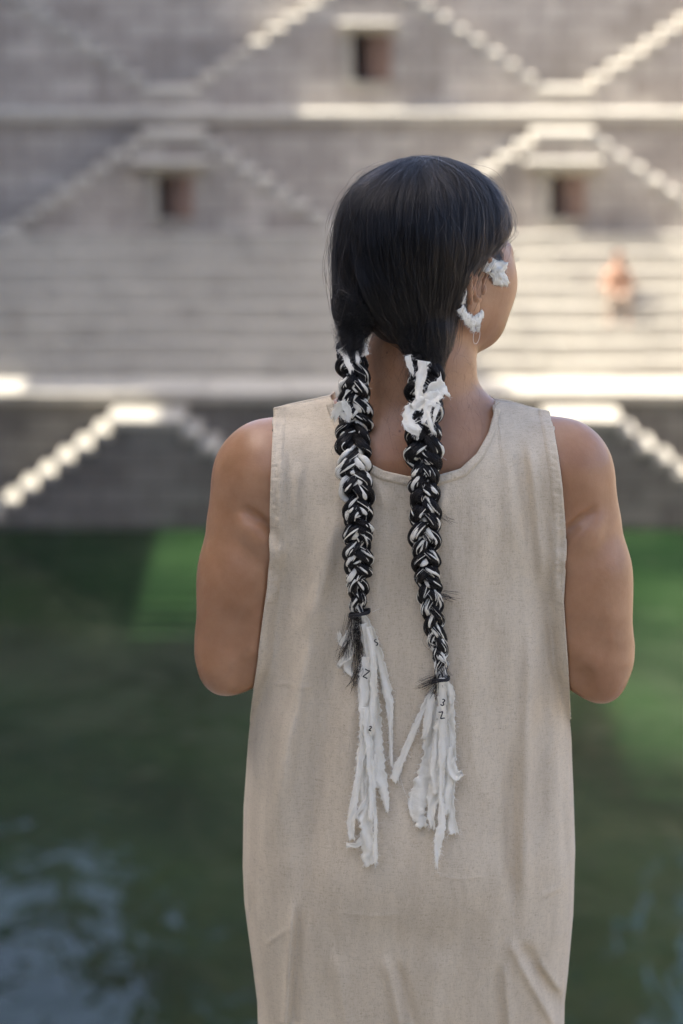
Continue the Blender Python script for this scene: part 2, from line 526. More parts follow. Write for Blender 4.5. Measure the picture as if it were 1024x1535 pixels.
# ------------------------------------------------------------------ signed distances on a grid
class Field:
    def __init__(s, lo, hi, h):
        s.lo = np.array(lo, float); s.h = h
        s.n = np.ceil((np.array(hi) - s.lo) / h).astype(int) + 1
        s.D = np.full(s.n, 0.2, np.float32)

    def sub(s, lo, hi):
        a = np.clip(np.floor((np.array(lo) - s.lo) / s.h).astype(int), 0, s.n - 1)
        b = np.clip(np.ceil((np.array(hi) - s.lo) / s.h).astype(int) + 1, 1, s.n)
        sl = tuple(slice(i, j) for i, j in zip(a, b))
        ax = [(s.lo[i] + s.h * np.arange(a[i], b[i])).astype(np.float32) for i in range(3)]
        X, Y, Z = np.meshgrid(*ax, indexing='ij', sparse=True)
        return sl, X, Y, Z

    def blend(s, d, sl, k, mode='add'):
        A = s.D[sl]
        if mode == 'add':
            if k <= 0:
                s.D[sl] = np.minimum(A, d)
            else:
                h = np.maximum(k - np.abs(A - d), 0) / k
                s.D[sl] = np.minimum(A, d) - h * h * k * 0.25
        else:
            if k <= 0:
                s.D[sl] = np.maximum(A, -d)
            else:
                h = np.maximum(k - np.abs(A + d), 0) / k
                s.D[sl] = np.maximum(A, -d) + h * h * k * 0.25

    def cone(s, a, b, r1, r2, k=.02, mode='add'):
        a = np.array(a, float); b = np.array(b, float); m = max(r1, r2) + k + .02
        sl, X, Y, Z = s.sub(np.minimum(a, b) - m, np.maximum(a, b) + m)
        ab = b - a; L2 = float(ab @ ab) + 1e-12
        t = np.clip(((X - a[0]) * ab[0] + (Y - a[1]) * ab[1] + (Z - a[2]) * ab[2]) / L2, 0, 1)
        d = np.sqrt((X - a[0] - t * ab[0]) ** 2 + (Y - a[1] - t * ab[1]) ** 2 + (Z - a[2] - t * ab[2]) ** 2) - (r1 + (r2 - r1) * t)
        s.blend(d.astype(np.float32), sl, k, mode)

    def chain(s, pts, rs, k=.01, mode='add'):
        for i in range(len(pts) - 1):
            s.cone(pts[i], pts[i + 1], rs[i], rs[i + 1], k, mode)

    def ell(s, c, r, k=.02, rot=None, mode='add'):
        c = np.array(c, float); r = np.array(r, float)
        M = np.eye(3) if rot is None else np.array(rot, float)      # rows: local axes
        ext = np.sqrt(((M.T * r) ** 2).sum(axis=1)) + k + .015
        sl, X, Y, Z = s.sub(c - ext, c + ext)
        X = X - c[0]; Y = Y - c[1]; Z = Z - c[2]
        q0 = q1 = 0
        for i in range(3):
            q = (X * M[i, 0] + Y * M[i, 1] + Z * M[i, 2]) / r[i]
            q0 = q0 + q * q
            q1 = q1 + (q / r[i]) ** 2
        k0 = np.sqrt(q0); k1 = np.sqrt(q1) + 1e-9
        d = k0 * (k0 - 1.0) / k1
        s.blend(d.astype(np.float32), sl, k, mode)

    def sample(s, P):
        """trilinear distance at points"""
        g = (np.asarray(P) - s.lo) / s.h
        g = np.clip(g, 0, np.array(s.n) - 1.001)
        i = g.astype(int); f = g - i
        out = 0
        for dx in (0, 1):
            for dy in (0, 1):
                for dz in (0, 1):
                    w = (f[:, 0] if dx else 1 - f[:, 0]) * (f[:, 1] if dy else 1 - f[:, 1]) * (f[:, 2] if dz else 1 - f[:, 2])
                    out = out + w * s.D[i[:, 0] + dx, i[:, 1] + dy, i[:, 2] + dz]
        return out

    def grad(s, P, e=None):
        e = e or s.h * 1.5
        G = np.stack([s.sample(P + d) - s.sample(P - d) for d in np.eye(3) * e], axis=1)
        return G / (np.linalg.norm(G, axis=1, keepdims=True) + 1e-9)

    def mesh(s, smooth=2):
        D = s.D; S = D < 0
        n = np.array(D.shape)
        c = np.zeros(n - 1, np.uint8)
        for dx in (0, 1):
            for dy in (0, 1):
                for dz in (0, 1):
                    c += S[dx:n[0] - 1 + dx, dy:n[1] - 1 + dy, dz:n[2] - 1 + dz]
        act = (c > 0) & (c < 8)
        ijk = np.argwhere(act)
        idx = np.full(c.shape, -1, np.int32)
        idx[act] = np.arange(len(ijk))
        offs = np.array([[(q >> 2) & 1, (q >> 1) & 1, q & 1] for q in range(8)])
        val = np.stack([D[ijk[:, 0] + o[0], ijk[:, 1] + o[1], ijk[:, 2] + o[2]] for o in offs], axis=1)
        acc = np.zeros((len(ijk), 3)); cnt = np.zeros(len(ijk))
        for a in range(8):
            for b in range(a + 1, 8):
                if bin(a ^ b).count('1') != 1:
                    continue
                m = (val[:, a] < 0) != (val[:, b] < 0)
                t = val[m, a] / (val[m, a] - val[m, b])
                acc[m] += offs[a] + t[:, None] * (offs[b] - offs[a])
                cnt[m] += 1
        V = s.lo + s.h * (ijk + acc / cnt[:, None])
        Q = []
        for ax in range(3):
            sa = [slice(None)] * 3; sb = [slice(None)] * 3
            sa[ax] = slice(0, n[ax] - 1); sb[ax] = slice(1, n[ax])
            A = S[tuple(sa)]; B = S[tuple(sb)]
            e = np.argwhere(A != B)
            u, v = [i for i in range(3) if i != ax]
            ok = (e[:, u] > 0) & (e[:, v] > 0) & (e[:, u] < n[u] - 1) & (e[:, v] < n[v] - 1)
            e = e[ok]
            flip = A[tuple(e.T)]
            if ax == 1:
                flip = ~flip
            def cell(du, dv):
                q = e.copy(); q[:, u] += du; q[:, v] += dv
                return idx[tuple(q.T)]
            q = np.stack([cell(-1, -1), cell(0, -1), cell(0, 0), cell(-1, 0)], axis=1)
            q[~flip] = q[~flip][:, ::-1]
            Q.append(q)
        Q = np.concatenate(Q)
        for it in range(smooth):
            for lam in (0.5, -0.52):
                su = np.zeros_like(V); cn = np.zeros(len(V))
                for a in range(4):
                    i, j = Q[:, a], Q[:, (a + 1) % 4]
                    for ii, jj in ((i, j), (j, i)):
                        for q in range(3):
                            su[:, q] += np.bincount(ii, weights=V[jj, q], minlength=len(V))
                        cn += np.bincount(ii, minlength=len(V))
                V = V + lam * (su / cn[:, None] - V)
        return V, Q


# ------------------------------------------------------------------ head frame
PSI = R(50)
HF = np.array([math.sin(PSI), math.cos(PSI), 0.0]); HR = np.array([math.cos(PSI), -math.sin(PSI), 0.0]); HU = np.array([0, 0, 1.0])
nod, lean = R(5), R(2)
HF2 = HF * math.cos(nod) - HU * math.sin(nod); HU2 = HU * math.cos(nod) + HF * math.sin(nod)
HF, HU = HF2, HU2
HROT = np.stack([HR, HF, HU])
HC = W(649, 374, 0.115)                      # middle of the skull


def H(r, f, u):
    return HC + r * HR + f * HF + u * HU


B = Field((-0.215, -0.075, -0.01), (0.40, 0.42, 1.64), 0.0032)
# torso
B.ell(W(617, 880, .11), (.148, .098, .25), 0)
B.ell(W(617, 755, .098), (.162, .088, .115), .05)
B.cone(W(520, 770, .062), W(560, 900, .075), .055, .06, .05)          # shoulder blades
B.cone(W(714, 770, .062), W(674, 900, .075), .055, .06, .05)
B.cone(W(617, 1010, .115), W(617, 1180, .115), .118, .128, .06)
B.ell(W(617, 1270, .11), (.172, .115, .14), .06)
for sx in (-1, 1):
    B.ell(W(617 + sx * 62, 1300, .06), (.085, .075, .09), .05)
    hip = W(617 + sx * 105, 1330, .11); knee = np.array([hip[0] - sx * .01, .12, .46]); ank = np.array([hip[0] - sx * .015, .10, .08])
    B.cone(hip, knee, .088, .056, .04)
    B.cone(knee, (knee + ank) / 2 + np.array([0, -.012, .04]), .055, .054, .03)
    B.cone((knee + ank) / 2 + np.array([0, -.012, .04]), ank, .054, .034, .02)
    B.cone(ank + np.array([0, -.02, -.045]), ank + np.array([sx * .02, .13, -.06]), .032, .026, .03)
    for q in range(5):
        t0 = ank + np.array([sx * .02 + sx * (q - 2) * .014, .14 - abs(q - 1) * .008, -.066])
        B.cone(t0, t0 + np.array([sx * .003, .035, -.002]), .011 - q * .0008 * (1 if sx > 0 else 1), .008, .006)
# neck and shoulders
B.cone(W(640, 440, .105), W(630, 560, .098), .054, .0545, .03)
B.cone(W(630, 560, .098), W(618, 680, .092), .055, .078, .05)
for sx, nk, sh in ((-1, W(594, 613, .095), W(408, 682, .088)), (1, W(666, 617, .095), W(834, 684, .088))):
    B.cone(nk, sh, .029, .0345, .03)
B.cone(W(560, 690, .055), W(430, 705, .075), .036, .034, .05)
B.cone(W(680, 690, .055), W(805, 705, .075), .036, .034, .05)
# arms: shoulder, upper arm, elbow, forearm
for sx, sh, mid, el, wr in ((-1, W(386, 708, .086), W(366, 850, .078), W(351, 978, .066), np.array([-.005, .315, 1.015])),
                            (1, W(851, 704, .086), W(878, 850, .078), W(891, 985, .066), np.array([.175, .315, 1.01]))):
    lat = W(420, 716, .066) if sx < 0 else W(836, 712, .066); lat1 = W(441, 800, .070) if sx < 0 else W(812, 802, .070); lat2 = W(452, 890, .085) if sx < 0 else W(806, 890, .085)
    B.cone(lat, lat1, .036, .036, .04)
    B.cone(lat1, lat2, .036, .034, .03)
    B.cone(sh, sh + (mid - sh) * .12, .0478, .0477, .045)
    B.cone(sh + (mid - sh) * .12, sh + (mid - sh) * .25, .0477, .0476, .02)
    B.cone(sh + (mid - sh) * .22, sh + (mid - sh) * .55, .0476, .0475, .008)
    B.cone(sh + (mid - sh) * .55, mid, .0475, .0472, .02)
    B.cone(mid, el, .0465, .0425, .02)
    B.ell(mid + (el - mid) * .35 + np.array([0, -.004, 0]), (.0455, .046, .075), .03)
    tip = W(334, 1012, .048) if sx < 0 else W(904, 1026, .048)
    B.cone(el, tip, .040, .0205, .03)
    fa = el + (wr - el) * .35
    B.cone(el + np.array([0, .01, -.006]), fa, .040, .041, .02)
    B.cone(fa, wr, .041, .026, .02)
    # hand: palm, four fingers, thumb
    fw = (wr - el) / np.linalg.norm(wr - el)
    inward = np.array([-sx, .15, 0.0]); inward /= np.linalg.norm(inward)
    pal = wr + fw * .045 + inward * .018
    B.cone(wr, pal, .025, .027, .015)
    for q in range(4):
        up = np.array([0, 0, .027 - q * .018])
        k0 = pal + fw * .022 + up
        k1 = k0 + (fw * .5 + inward * .85) * (.036 - .003 * abs(q - 1))
        k2 = k1 + (inward * .95 - fw * .35) * (.026 - .003 * abs(q - 1))
        B.chain([pal + up * .6, k0, k1, k2], [.013, .0095, .0085, .0072], .005)
    th = wr + fw * .02 + np.array([0, -.004, .022])
    B.chain([th, th + fw * .03 + np.array([0, -.006, .02]), th + fw * .052 + inward * .015 + np.array([0, 0, .022])], [.014, .0105, .0085], .008)
# fold of skin where the arm meets the back
def hit_back(px, py, F=None):
    for y in np.arange(-.03, .2, .001):
        if B.sample(W(px, py, y)[None])[0] < 0:
            return y
    return .08


for line in ([(372, 768), (380, 780), (392, 794), (409, 809)], [(886, 770), (877, 783), (865, 797), (846, 818)]):
    yy = [hit_back(a, b) for a, b in line]
    B.chain([W(a, b, d - .0005) for (a, b), d in zip(line, yy)], [.0006, .0022, .0040, .0060], .016, 'sub')
    B.chain([W(a - (3 if a < 600 else -3), b + 14, d + .010) for (a, b), d in zip(line, yy)], [.007, .0102, .0118, .0125], .016)
for px, py, rr in ((374, 1008, .011), (356, 952, .016), (868, 1022, .011), (886, 958, .016)):      # hollows beside the elbow bone
    d = hit_back(px, py)
    q = W(px, py, d)
    B.cone(q + np.array([0, -rr * .86, .006]), q + np.array([0, -rr * .86, -.006]), rr, rr, .022, 'sub')
# head
B.ell(H(0, -.004, .004), (.0745, .094, .088), .03, HROT)
B.ell(H(0, .020, -.036), (.062, .073, .064), .04, HROT)
for sx in (-1, 1):
    B.ell(H(sx * .043, .052, -.034), (.028, .034, .034), .03, HROT)         # cheek
    B.cone(H(sx * .055, .008, -.058), H(sx * .020, .068, -.088), .017, .017, .03)   # jaw
    B.ell(H(sx * .032, .083, -.012), (.015, .011, .010), .012, HROT)      # eye mound
    B.cone(H(sx * .014, .092, .006), H(sx * .046, .074, .004), .008, .007, .012)
for sx in (-1, 1):
    B.ell(H(sx * .031, .050, -.062), (.026, .030, .036), .035, HROT)
B.ell(H(0, .070, -.089), (.024, .019, .018), .04, HROT)
B.cone(H(0, .094, -.002), H(0, .104, -.036), .008, .010, .012)
for sx in (-1, 1):
    B.ell(H(sx * .012, .097, -.039), (.008, .010, .007), .008, HROT)
B.cone(H(-.018, .088, -.061), H(.018, .088, -.061), .007, .007, .008)
B.cone(H(-.015, .087, -.070), H(.015, .087, -.070), .008, .008, .008)
B.cone(H(-.020, .099, -.0655), H(.020, .099, -.0655), .0015, .0015, .003, 'sub')
Vb, Qb = B.mesh(2)

# the visible ear at a finer step, joined to the same body mesh
EAR0 = H(.0745, .003, -.031)
fl = R(13)
tl = R(-10)
eF = HF * math.cos(fl) - HR * math.sin(fl); eN = HR * math.cos(fl) + HF * math.sin(fl)
eF, eU = eF * math.cos(tl) + HU * math.sin(tl), HU * math.cos(tl) - eF * math.sin(tl)
EROT = np.stack([eF, eU, eN])


def E(f, u, n):
    return EAR0 + 1.14 * f * eF + 1.14 * u * eU + n * eN


EF = Field(EAR0 - .05, EAR0 + .05, 0.0009)
EF.ell(E(-.003, .004, .001), (.0188, .033, .0034), 0, EROT)
EF.ell(E(.006, .0, -.009), (.0137, .027, .012), .006, EROT)
EF.ell(E(.000, -.026, .003), (.0114, .0112, .0052), .006, EROT)
hel = [(.006, .002), (.0115, .014), (.010, .026), (.001, .0325), (-.010, .0295), (-.0175, .019), (-.0195, .006), (-.016, -.008), (-.010, -.020)]
EF.chain([E(a, b, .0055) for a, b in hel], [.0025, .003, .0034, .0036, .0038, .0038, .0036, .0033, .003], .003)
ah = [(.001, .021), (-.007, .014), (-.0105, .003), (-.0090, -.009), (-.002, -.0155), (.005, -.016)]
EF.chain([E(a, b, .0055) for a, b in ah], [.0022, .0028, .0032, .0032, .0034, .0030], .004)
EF.ell(E(-.0005, -.003, .0055), (.0080, .0120, .0090), .003, EROT, 'sub')
EF.ell(E(.003, .010, .0055), (.0058, .0055, .0045), .003, EROT, 'sub')
EF.ell(E(.0095, -.006, .005), (.0042, .0068, .0045), .004, EROT)
Ve, Qe = EF.mesh(2)
me = quads('body', np.concatenate([Vb, Ve]), np.concatenate([Qb, Qe + len(Vb)]))

k = NT('brown skin')
v = k.coords()
mott = k.noise(v, 22, 4, 0.6)
blot = k.noise(v, 7, 3, 0.5)
c = k.mix(k.ramp(mott, [(0.35, (0, 0, 0)), (0.7, (1, 1, 1))]), (0.295, 0.150, 0.073), (0.385, 0.212, 0.115))
c = k.mix(k.math('MULTIPLY', k.ramp(blot, [(0.45, (0, 0, 0)), (0.75, (1, 1, 1))]), .5), c, (0.25, 0.112, 0.052))
vo = k.n('ShaderNodeTexVoronoi'); vo.inputs['Scale'].default_value = 55
k.l(v, vo.inputs['Vector'])
spot = k.ramp(vo.outputs['Distance'], [(0.055, (1, 1, 1)), (0.10, (0, 0, 0))])
gate = k.ramp(vo.outputs['Color'], [(0.80, (0, 0, 0)), (0.83, (.8, .8, .8))])
c = k.mix(k.math('MULTIPLY', spot, gate), c, (0.13, 0.06, 0.035))
pores = k.noise(v, 520, 3, 0.6)
fineb = k.noise(v, 130, 3, 0.6)
hb = k.math('ADD', k.math('MULTIPLY', pores, .5), fineb)
M_SKIN = k.set(Base_Color=c, Roughness=k.math('ADD', .30, k.math('MULTIPLY', fineb, .18)), Subsurface_Weight=.22, Subsurface_Radius=(.010, .004, .002),
               Subsurface_Scale=1.0, Specular_IOR_Level=.42, Normal=k.bump(hb, .24, .0010))
body = link_mesh('body', me, M_SKIN, person, smooth=True)

# body's back surface as a map over x, z (for the dress to lie on)
Dm = B.D
first = np.argmax(Dm < 0, axis=1)
has = (Dm < 0).any(axis=1)
ii, kk = np.meshgrid(np.arange(Dm.shape[0]), np.arange(Dm.shape[2]), indexing='ij')
f1 = np.clip(first, 1, None)
d1 = Dm[ii, f1, kk]; d0 = Dm[ii, f1 - 1, kk]
BACK = np.where(has, B.lo[1] + B.h * (f1 - 1 + d0 / (d0 - d1 + 1e-9)), 0.5)


def back_y(x, z):
    g0 = np.clip((x - B.lo[0]) / B.h, 0, Dm.shape[0] - 1.01); g1 = np.clip((z - B.lo[2]) / B.h, 0, Dm.shape[2] - 1.01)
    a = g0.astype(int); b = g1.astype(int); fa = g0 - a; fb = g1 - b
    return (BACK[a, b] * (1 - fa) + BACK[a + 1, b] * fa) * (1 - fb) + (BACK[a, b + 1] * (1 - fa) + BACK[a + 1, b + 1] * fa) * fb

# ------------------------------------------------------------------ the dress
YE = 0.03                                       # depth at which the photograph's outlines are read


def lut(tab, a, b):
    """px table -> (x values, by z) as arrays sorted by z"""
    P = np.array([W(px, py, YE) for py, px in tab])
    o = np.argsort(P[:, 2])
    return P[o, 2], P[o, 0]


XLT = lut([(560, 406), (613, 407), (640, 409), (700, 407), (760, 405), (830, 405), (880, 402), (930, 395), (1030, 382), (1130, 370), (1240, 362), (1330, 361), (1380, 363), (1420, 368), (1480, 376), (1535, 383), (1700, 388), (2200, 380)], 0, 0)
XRT = lut([(560, 822), (618, 827), (650, 832), (720, 841), (800, 848), (850, 846), (900, 843), (960, 847), (1060, 855), (1130, 862), (1200, 866), (1300, 869), (1400, 866), (1490, 858), (1535, 853), (1700, 850), (2200, 858)], 0, 0)
xl = lambda z: np.interp(z, *XLT)
xr = lambda z: np.interp(z, *XRT)
TOPB = [(407, 613), (425, 609), (440, 606), (470, 600), (496, 594), (499, 600), (505, 620), (516, 648), (530, 670), (548, 687), (575, 702), (610, 711), (650, 711), (690, 699), (714, 676), (731, 646), (739, 618), (741, 600), (746, 600), (765, 603), (790, 610), (827, 618)]
TOPF = [(407, 613), (425, 609), (440, 606), (470, 600), (496, 594), (501, 606), (510, 640), (522, 680), (536, 710), (556, 735), (580, 752), (610, 762), (650, 762), (682, 750), (708, 722), (726, 680), (736, 630), (741, 600), (746, 600), (765, 603), (790, 610), (827, 618)]
ZHEM = 0.30


def resample(P, n):
    P = np.array(P, float)
    L = np.concatenate([[0], np.cumsum(np.linalg.norm(np.diff(P, axis=0), axis=1))])
    t = np.linspace(0, L[-1], n)
    return np.stack([np.interp(t, L, P[:, i]) for i in range(P.shape[1])], axis=1)


Y0T = (lambda A: (A[:, 0][::-1], A[:, 1][::-1]))(np.array([[W(617, py, 0)[2], y] for py, y in
      [(590, .062), (640, .030), (690, .006), (740, -.008), (800, -.012), (900, -.010), (1050, -.008), (1200, -.016), (1300, -.024), (1400, -.018), (1535, -.006), (1800, .005), (2300, .0)]]))
Z_ARM = W(400, 890, YE)[2]
FOLDS = [  # pixel polyline, half width in px, height in mm (towards the viewer)
    ([(424, 650), (423, 760), (420, 880)], 7, 2.2),
    ([(447, 690), (445, 740), (440, 800)], 8, 1.6),
    ([(505, 745), (485, 840), (457, 960), (437, 1070), (420, 1180), (402, 1300)], 17, 7.0),
    ([(470, 900), (440, 1010), (425, 1100)], 13, -4.2),
    ([(520, 900), (500, 1010), (480, 1130), (462, 1260), (455, 1400)], 22, -4.4),
    ([(440, 1340), (434, 1420), (428, 1530)], 6, 3.0),
    ([(450, 1350), (446, 1430), (440, 1530)], 8, -2.4),
    ([(374, 1330), (379, 1420), (388, 1530)], 6, -4.0),
    ([(530, 1000), (525, 1150), (530, 1300)], 24, 2.2),
    ([(600, 760), (597, 1000), (590, 1300)], 26, -2.2),
    ([(760, 640), (765, 720), (772, 840)], 12, 2.0),
    ([(790, 640), (800, 720), (812, 830), (816, 900)], 9, 2.6),
    ([(778, 660), (786, 740), (794, 850)], 9, -2.0),
    ([(828, 760), (832, 850), (834, 900)], 6, 2.0),
    ([(800, 900), (795, 1010), (790, 1130), (784, 1260), (782, 1400)], 12, 4.6),
    ([(768, 1100), (766, 1250), (768, 1380)], 12, -3.2),
    ([(812, 1000), (812, 1130), (806, 1280)], 13, -2.6),
    ([(690, 780), (700, 950), (712, 1100), (715, 1300)], 26, 2.2),
    ([(735, 900), (740, 1050), (742, 1200)], 18, -2.0),
    ([(842, 1080), (846, 1200), (846, 1320)], 8, -2.5),
    ([(762, 1404), (785, 1450), (830, 1532)], 8, 3.0),
    ([(776, 1412), (800, 1448), (850, 1522)], 13, -3.4),
    ([(806, 1436), (826, 1466), (846, 1492)], 7, 2.2),
    ([(757, 1440), (758, 1480), (764, 1534)], 7, 2.0),
    ([(748, 1440), (748, 1490), (752, 1534)], 8, -1.6),
    ([(575, 1428), (588, 1470), (600, 1530)], 9, 2.4),
    ([(590, 1436), (604, 1480), (618, 1530)], 9, -1.8),
    ([(500, 1420), (512, 1480), (520, 1534)], 12, 1.8),
    ([(660, 1420), (650, 1480), (648, 1534)], 14, 1.6),
    ([(388, 1027), (430, 1024), (480, 1030)], 3, 0.42),
    ([(500, 1368), (560, 1374), (610, 1370)], 3, 0.34),
    ([(640, 1310), (690, 1318), (735, 1312)], 3, 0.30),
    ([(392, 1420), (420, 1400), (440, 1385)], 4, 0.68),
    ([(870, 1290), (840, 1330), (800, 1350)], 5, 0.53),
    ([(560, 712), (572, 735), (580, 770)], 8, 1.2),
    ([(670, 716), (664, 740), (660, 780)], 8, 1.2),
]


def to_px(P):
    d = P - CAM
    zc = d[..., 1] * math.cos(PITCH) - d[..., 2] * math.sin(PITCH)
    yc = d[..., 1] * math.sin(PITCH) + d[..., 2] * math.cos(PITCH)
    return 512 + FPX * d[..., 0] / zc, 767.5 - FPX * yc / zc


def fold_height(px, py):
    h = np.zeros_like(px)
    for pts, w, a in FOLDS:
        best = np.full(px.shape, 1e9); tt = np.zeros_like(px)
        L = len(pts) - 1
        for i in range(L):
            ax, ay = pts[i]; bx, by = pts[i + 1]
            t = np.clip(((px - ax) * (bx - ax) + (py - ay) * (by - ay)) / ((bx - ax) ** 2 + (by - ay) ** 2), 0, 1)
            d = np.hypot(px - ax - t * (bx - ax), py - ay - t * (by - ay))
            m = d < best
            best = np.where(m, d, best); tt = np.where(m, (i + t) / L, tt)
        open_end = pts[-1][1] > 1500
        env = np.clip(tt / .28, 0, 1)
        env = env * env * (3 - 2 * env)
        if not open_end:
            e2 = np.clip((1 - tt) / .28, 0, 1)
            env = env * e2 * e2 * (3 - 2 * e2)
        else:
            env = np.where(tt >= .999, 1, env)
        h += a * .0026 * np.exp(-(best / w) ** 2) * env
    return h


def smooth_rows(A, it, ax):
    for _ in range(it):
        B_ = A.copy()
        if ax == 0:
            B_[1:-1] = .25 * A[:-2] + .5 * A[1:-1] + .25 * A[2:]
        else:
            B_[:, 1:-1] = .25 * A[:, :-2] + .5 * A[:, 1:-1] + .25 * A[:, 2:]
        A = B_
    return A


def vnoise(px, py, sx, sy, seed):
    """cheap smooth value noise on arrays"""
    r = np.random.default_rng(seed)
    T = r.standard_normal((64, 64))
    a = px / sx % 64; b = py / sy % 64
    i = a.astype(int); j = b.astype(int); f = a - i; g = b - j
    f = f * f * (3 - 2 * f); g = g * g * (3 - 2 * g)
    i1 = (i + 1) % 64; j1 = (j + 1) % 64; i = i % 64; j = j % 64
    return (T[i, j] * (1 - f) + T[i1, j] * f) * (1 - g) + (T[i, j1] * (1 - f) + T[i1, j1] * f) * g


NC, NR = 330, 560
Y_RIDGE, Y_SIDE = .088, .115


def panel(top, front):
    T = resample(top, NC)
    dep = np.where((T[:, 0] < 498) | (T[:, 0] > 740.5), Y_RIDGE, np.interp(T[:, 1], [598, 640, 690, 712, 770], [.075, .045, .012, .002, .002] if not front else [.09, .13, .15, .16, .16]))
    P = np.array([W(a, b, d) for (a, b), d in zip(T, dep)])
    zt = P[:, 2]
    s = np.clip((P[:, 0] - xl(zt)) / (xr(zt) - xl(zt)), 0, 1)
    s[0], s[-1] = 0, 1
    # x columns keep their share of the width; dense columns at both edges
    v = np.linspace(0, 1, NR) ** 1.15
    Z = zt[None, :] + (ZHEM - zt)[None, :] * v[:, None]
    X = xl(Z) + (xr(Z) - xl(Z)) * s[None, :]
    t = np.abs(2 * s - 1)[None, :]
    below = np.clip((Z_ARM + .03 - Z) / .07, 0, 1); below = below * below * (3 - 2 * below)
    pw = 2.7
    arc = 1 - (1 - np.clip(t, 0, 1) ** pw) ** (1 / pw)
    shoulder = (T[:, 0] < 498) | (T[:, 0] > 740.5)
    ds = zt[None, :] - Z
    if not front:
        y0 = np.interp(Z, *Y0T)
        arc_up = .055 * t ** 2.2
        Y = y0 + arc_up * (1 - below) + (Y_SIDE - y0) * arc * below
        by = back_y(X, Z) - .0055
        kq = .012
        hq = np.maximum(kq - np.abs(Y - by), 0) / kq
        Y = np.minimum(Y, by) - hq * hq * kq * .25
        # the cloth hangs from whatever stands out furthest above it
        dz = -np.diff(Z, axis=0)
        for r_ in range(1, NR):
            Y[r_] = np.minimum(Y[r_], Y[r_ - 1] + .55 * dz[r_ - 1])
        rd = np.clip(1 - ds / .034, 0, 1)
        roll = 1 - np.sqrt(np.clip(1 - rd ** 2.2, 0, 1))
        Y = np.where(shoulder[None, :], Y + (Y_RIDGE - Y) * roll, Y)
        core = Y.copy()
        Y = smooth_rows(smooth_rows(Y, 6, 1), 6, 0)
        Y[0] = core[0]
        by2 = np.where(back_y(X, Z) < .3, back_y(X, Z) - .003, .3)
        Y = np.where(ds > .004, np.minimum(Y, by2), Y)
        Y = smooth_rows(smooth_rows(Y, 2, 1), 2, 0)
        ppx, ppy = to_px(np.stack([X, Y, Z], axis=-1))
        fade = np.clip((1 - t) / .06, 0, 1) * np.clip(ds / .03, 0, 1)
        Y = Y - fold_height(ppx, ppy) * fade
        Y = Y - fade * (.0011 * vnoise(ppx, ppy, 46, 150, 3) + .0005 * vnoise(ppx, ppy, 17, 60, 4) + .00022 * vnoise(ppx, ppy, 7, 18, 5))
        by3 = back_y(X, Z)
        lim = np.where((by3 < .3) & (ds > .004), by3 - .0025, .5)
        kq = .004
        hq = np.maximum(kq - np.abs(Y - lim), 0) / kq
        Y = np.minimum(Y, lim) - hq * hq * kq * .25
    else:
        yf = np.interp(Z, [.3, .75, 1.0, 1.15, 1.25, 1.4], [.235, .245, .235, .235, .20, .13])
        Y = yf - (yf - Y_SIDE) * (arc * below + (1 - below) * .35 * t ** 2.5)
        rd = np.clip(1 - ds / .06, 0, 1)
        roll = 1 - np.sqrt(np.clip(1 - rd ** 2.2, 0, 1))
        Y = np.where(shoulder[None, :], Y + (Y_RIDGE - Y) * roll, Y)
        Y = smooth_rows(smooth_rows(Y, 6, 1), 6, 0)
        Y = Y + .004 * vnoise(X * 1200, Z * 1200, 60, 260, 9) * np.clip((1 - t) / .1, 0, 1)
    # the side edge wavers a little where it hangs free
    return np.stack([X, Y, Z], axis=-1)


PB = panel(TOPB, False)
PF = panel(TOPF, True)


def normals(P):
    du = np.gradient(P, axis=1); dv = np.gradient(P, axis=0)
    n = np.cross(dv, du)
    n /= np.linalg.norm(n, axis=-1, keepdims=True) + 1e-12
    return n


NB = normals(PB)
if NB[300, 165, 1] > 0:
    NB = -NB


def linen(name, light, dark, amount=1.0):
    k = NT(name)
    warp = k.noise(k.coords((2300, 2300, 520)), 1.0, 2, .5)
    weft = k.noise(k.coords((520, 520, 2300)), 1.0, 2, .5)
    slub = k.noise(k.coords((1100, 1100, 120)), 1.0, 2, .5)
    slub2 = k.noise(k.coords((120, 120, 1100)), 1.0, 2, .5)
    wv = k.math('ADD', warp, weft)
    sl = k.math('ADD', slub, slub2)
    tot = k.math('ADD', k.math('MULTIPLY', wv, .5), k.math('MULTIPLY', sl, .5))
    fac = k.ramp(tot, [(0.66, (0, 0, 0)), (1.22, (1, 1, 1))])
    k.t.nodes[-1]
    c = k.mix(fac, dark, light)
    big = k.noise(k.coords((38, 38, 5)), 1.0, 4, .6)
    c = k.mix(k.math('MULTIPLY', k.ramp(big, [(.3, (0, 0, 0)), (.75, (1, 1, 1))]), .34), c, tuple(x * .8 for x in dark))
    hgt = k.math('ADD', wv, k.math('MULTIPLY', sl, .7))
    return k.set(Base_Color=c, Roughness=.92, Specular_IOR_Level=.15, Sheen_Weight=.12, Sheen_Roughness=.5, Normal=k.bump(hgt, .45 * amount, .0012))


M_LINEN = linen('beige linen', (0.66, 0.568, 0.422), (0.335, 0.272, 0.192))
Vd = np.concatenate([PB.reshape(-1, 3), PF.reshape(-1, 3)])
idx = np.arange(NR * NC).reshape(NR, NC)
qb = np.stack([idx[:-1, :-1], idx[1:, :-1], idx[1:, 1:], idx[:-1, 1:]], axis=-1).reshape(-1, 4)
qf = qb[:, ::-1] + NR * NC
dress_me = quads('dress', Vd, np.concatenate([qb, qf]))
bm = bmesh.new(); bm.from_mesh(dress_me)
bmesh.ops.remove_doubles(bm, verts=bm.verts, dist=.0006)
bm.to_mesh(dress_me); bm.free()
dress = link_mesh('dress', dress_me, M_LINEN, person, smooth=True)
so = dress.modifiers.new('thickness', 'SOLIDIFY'); so.thickness = .0016; so.offset = -1


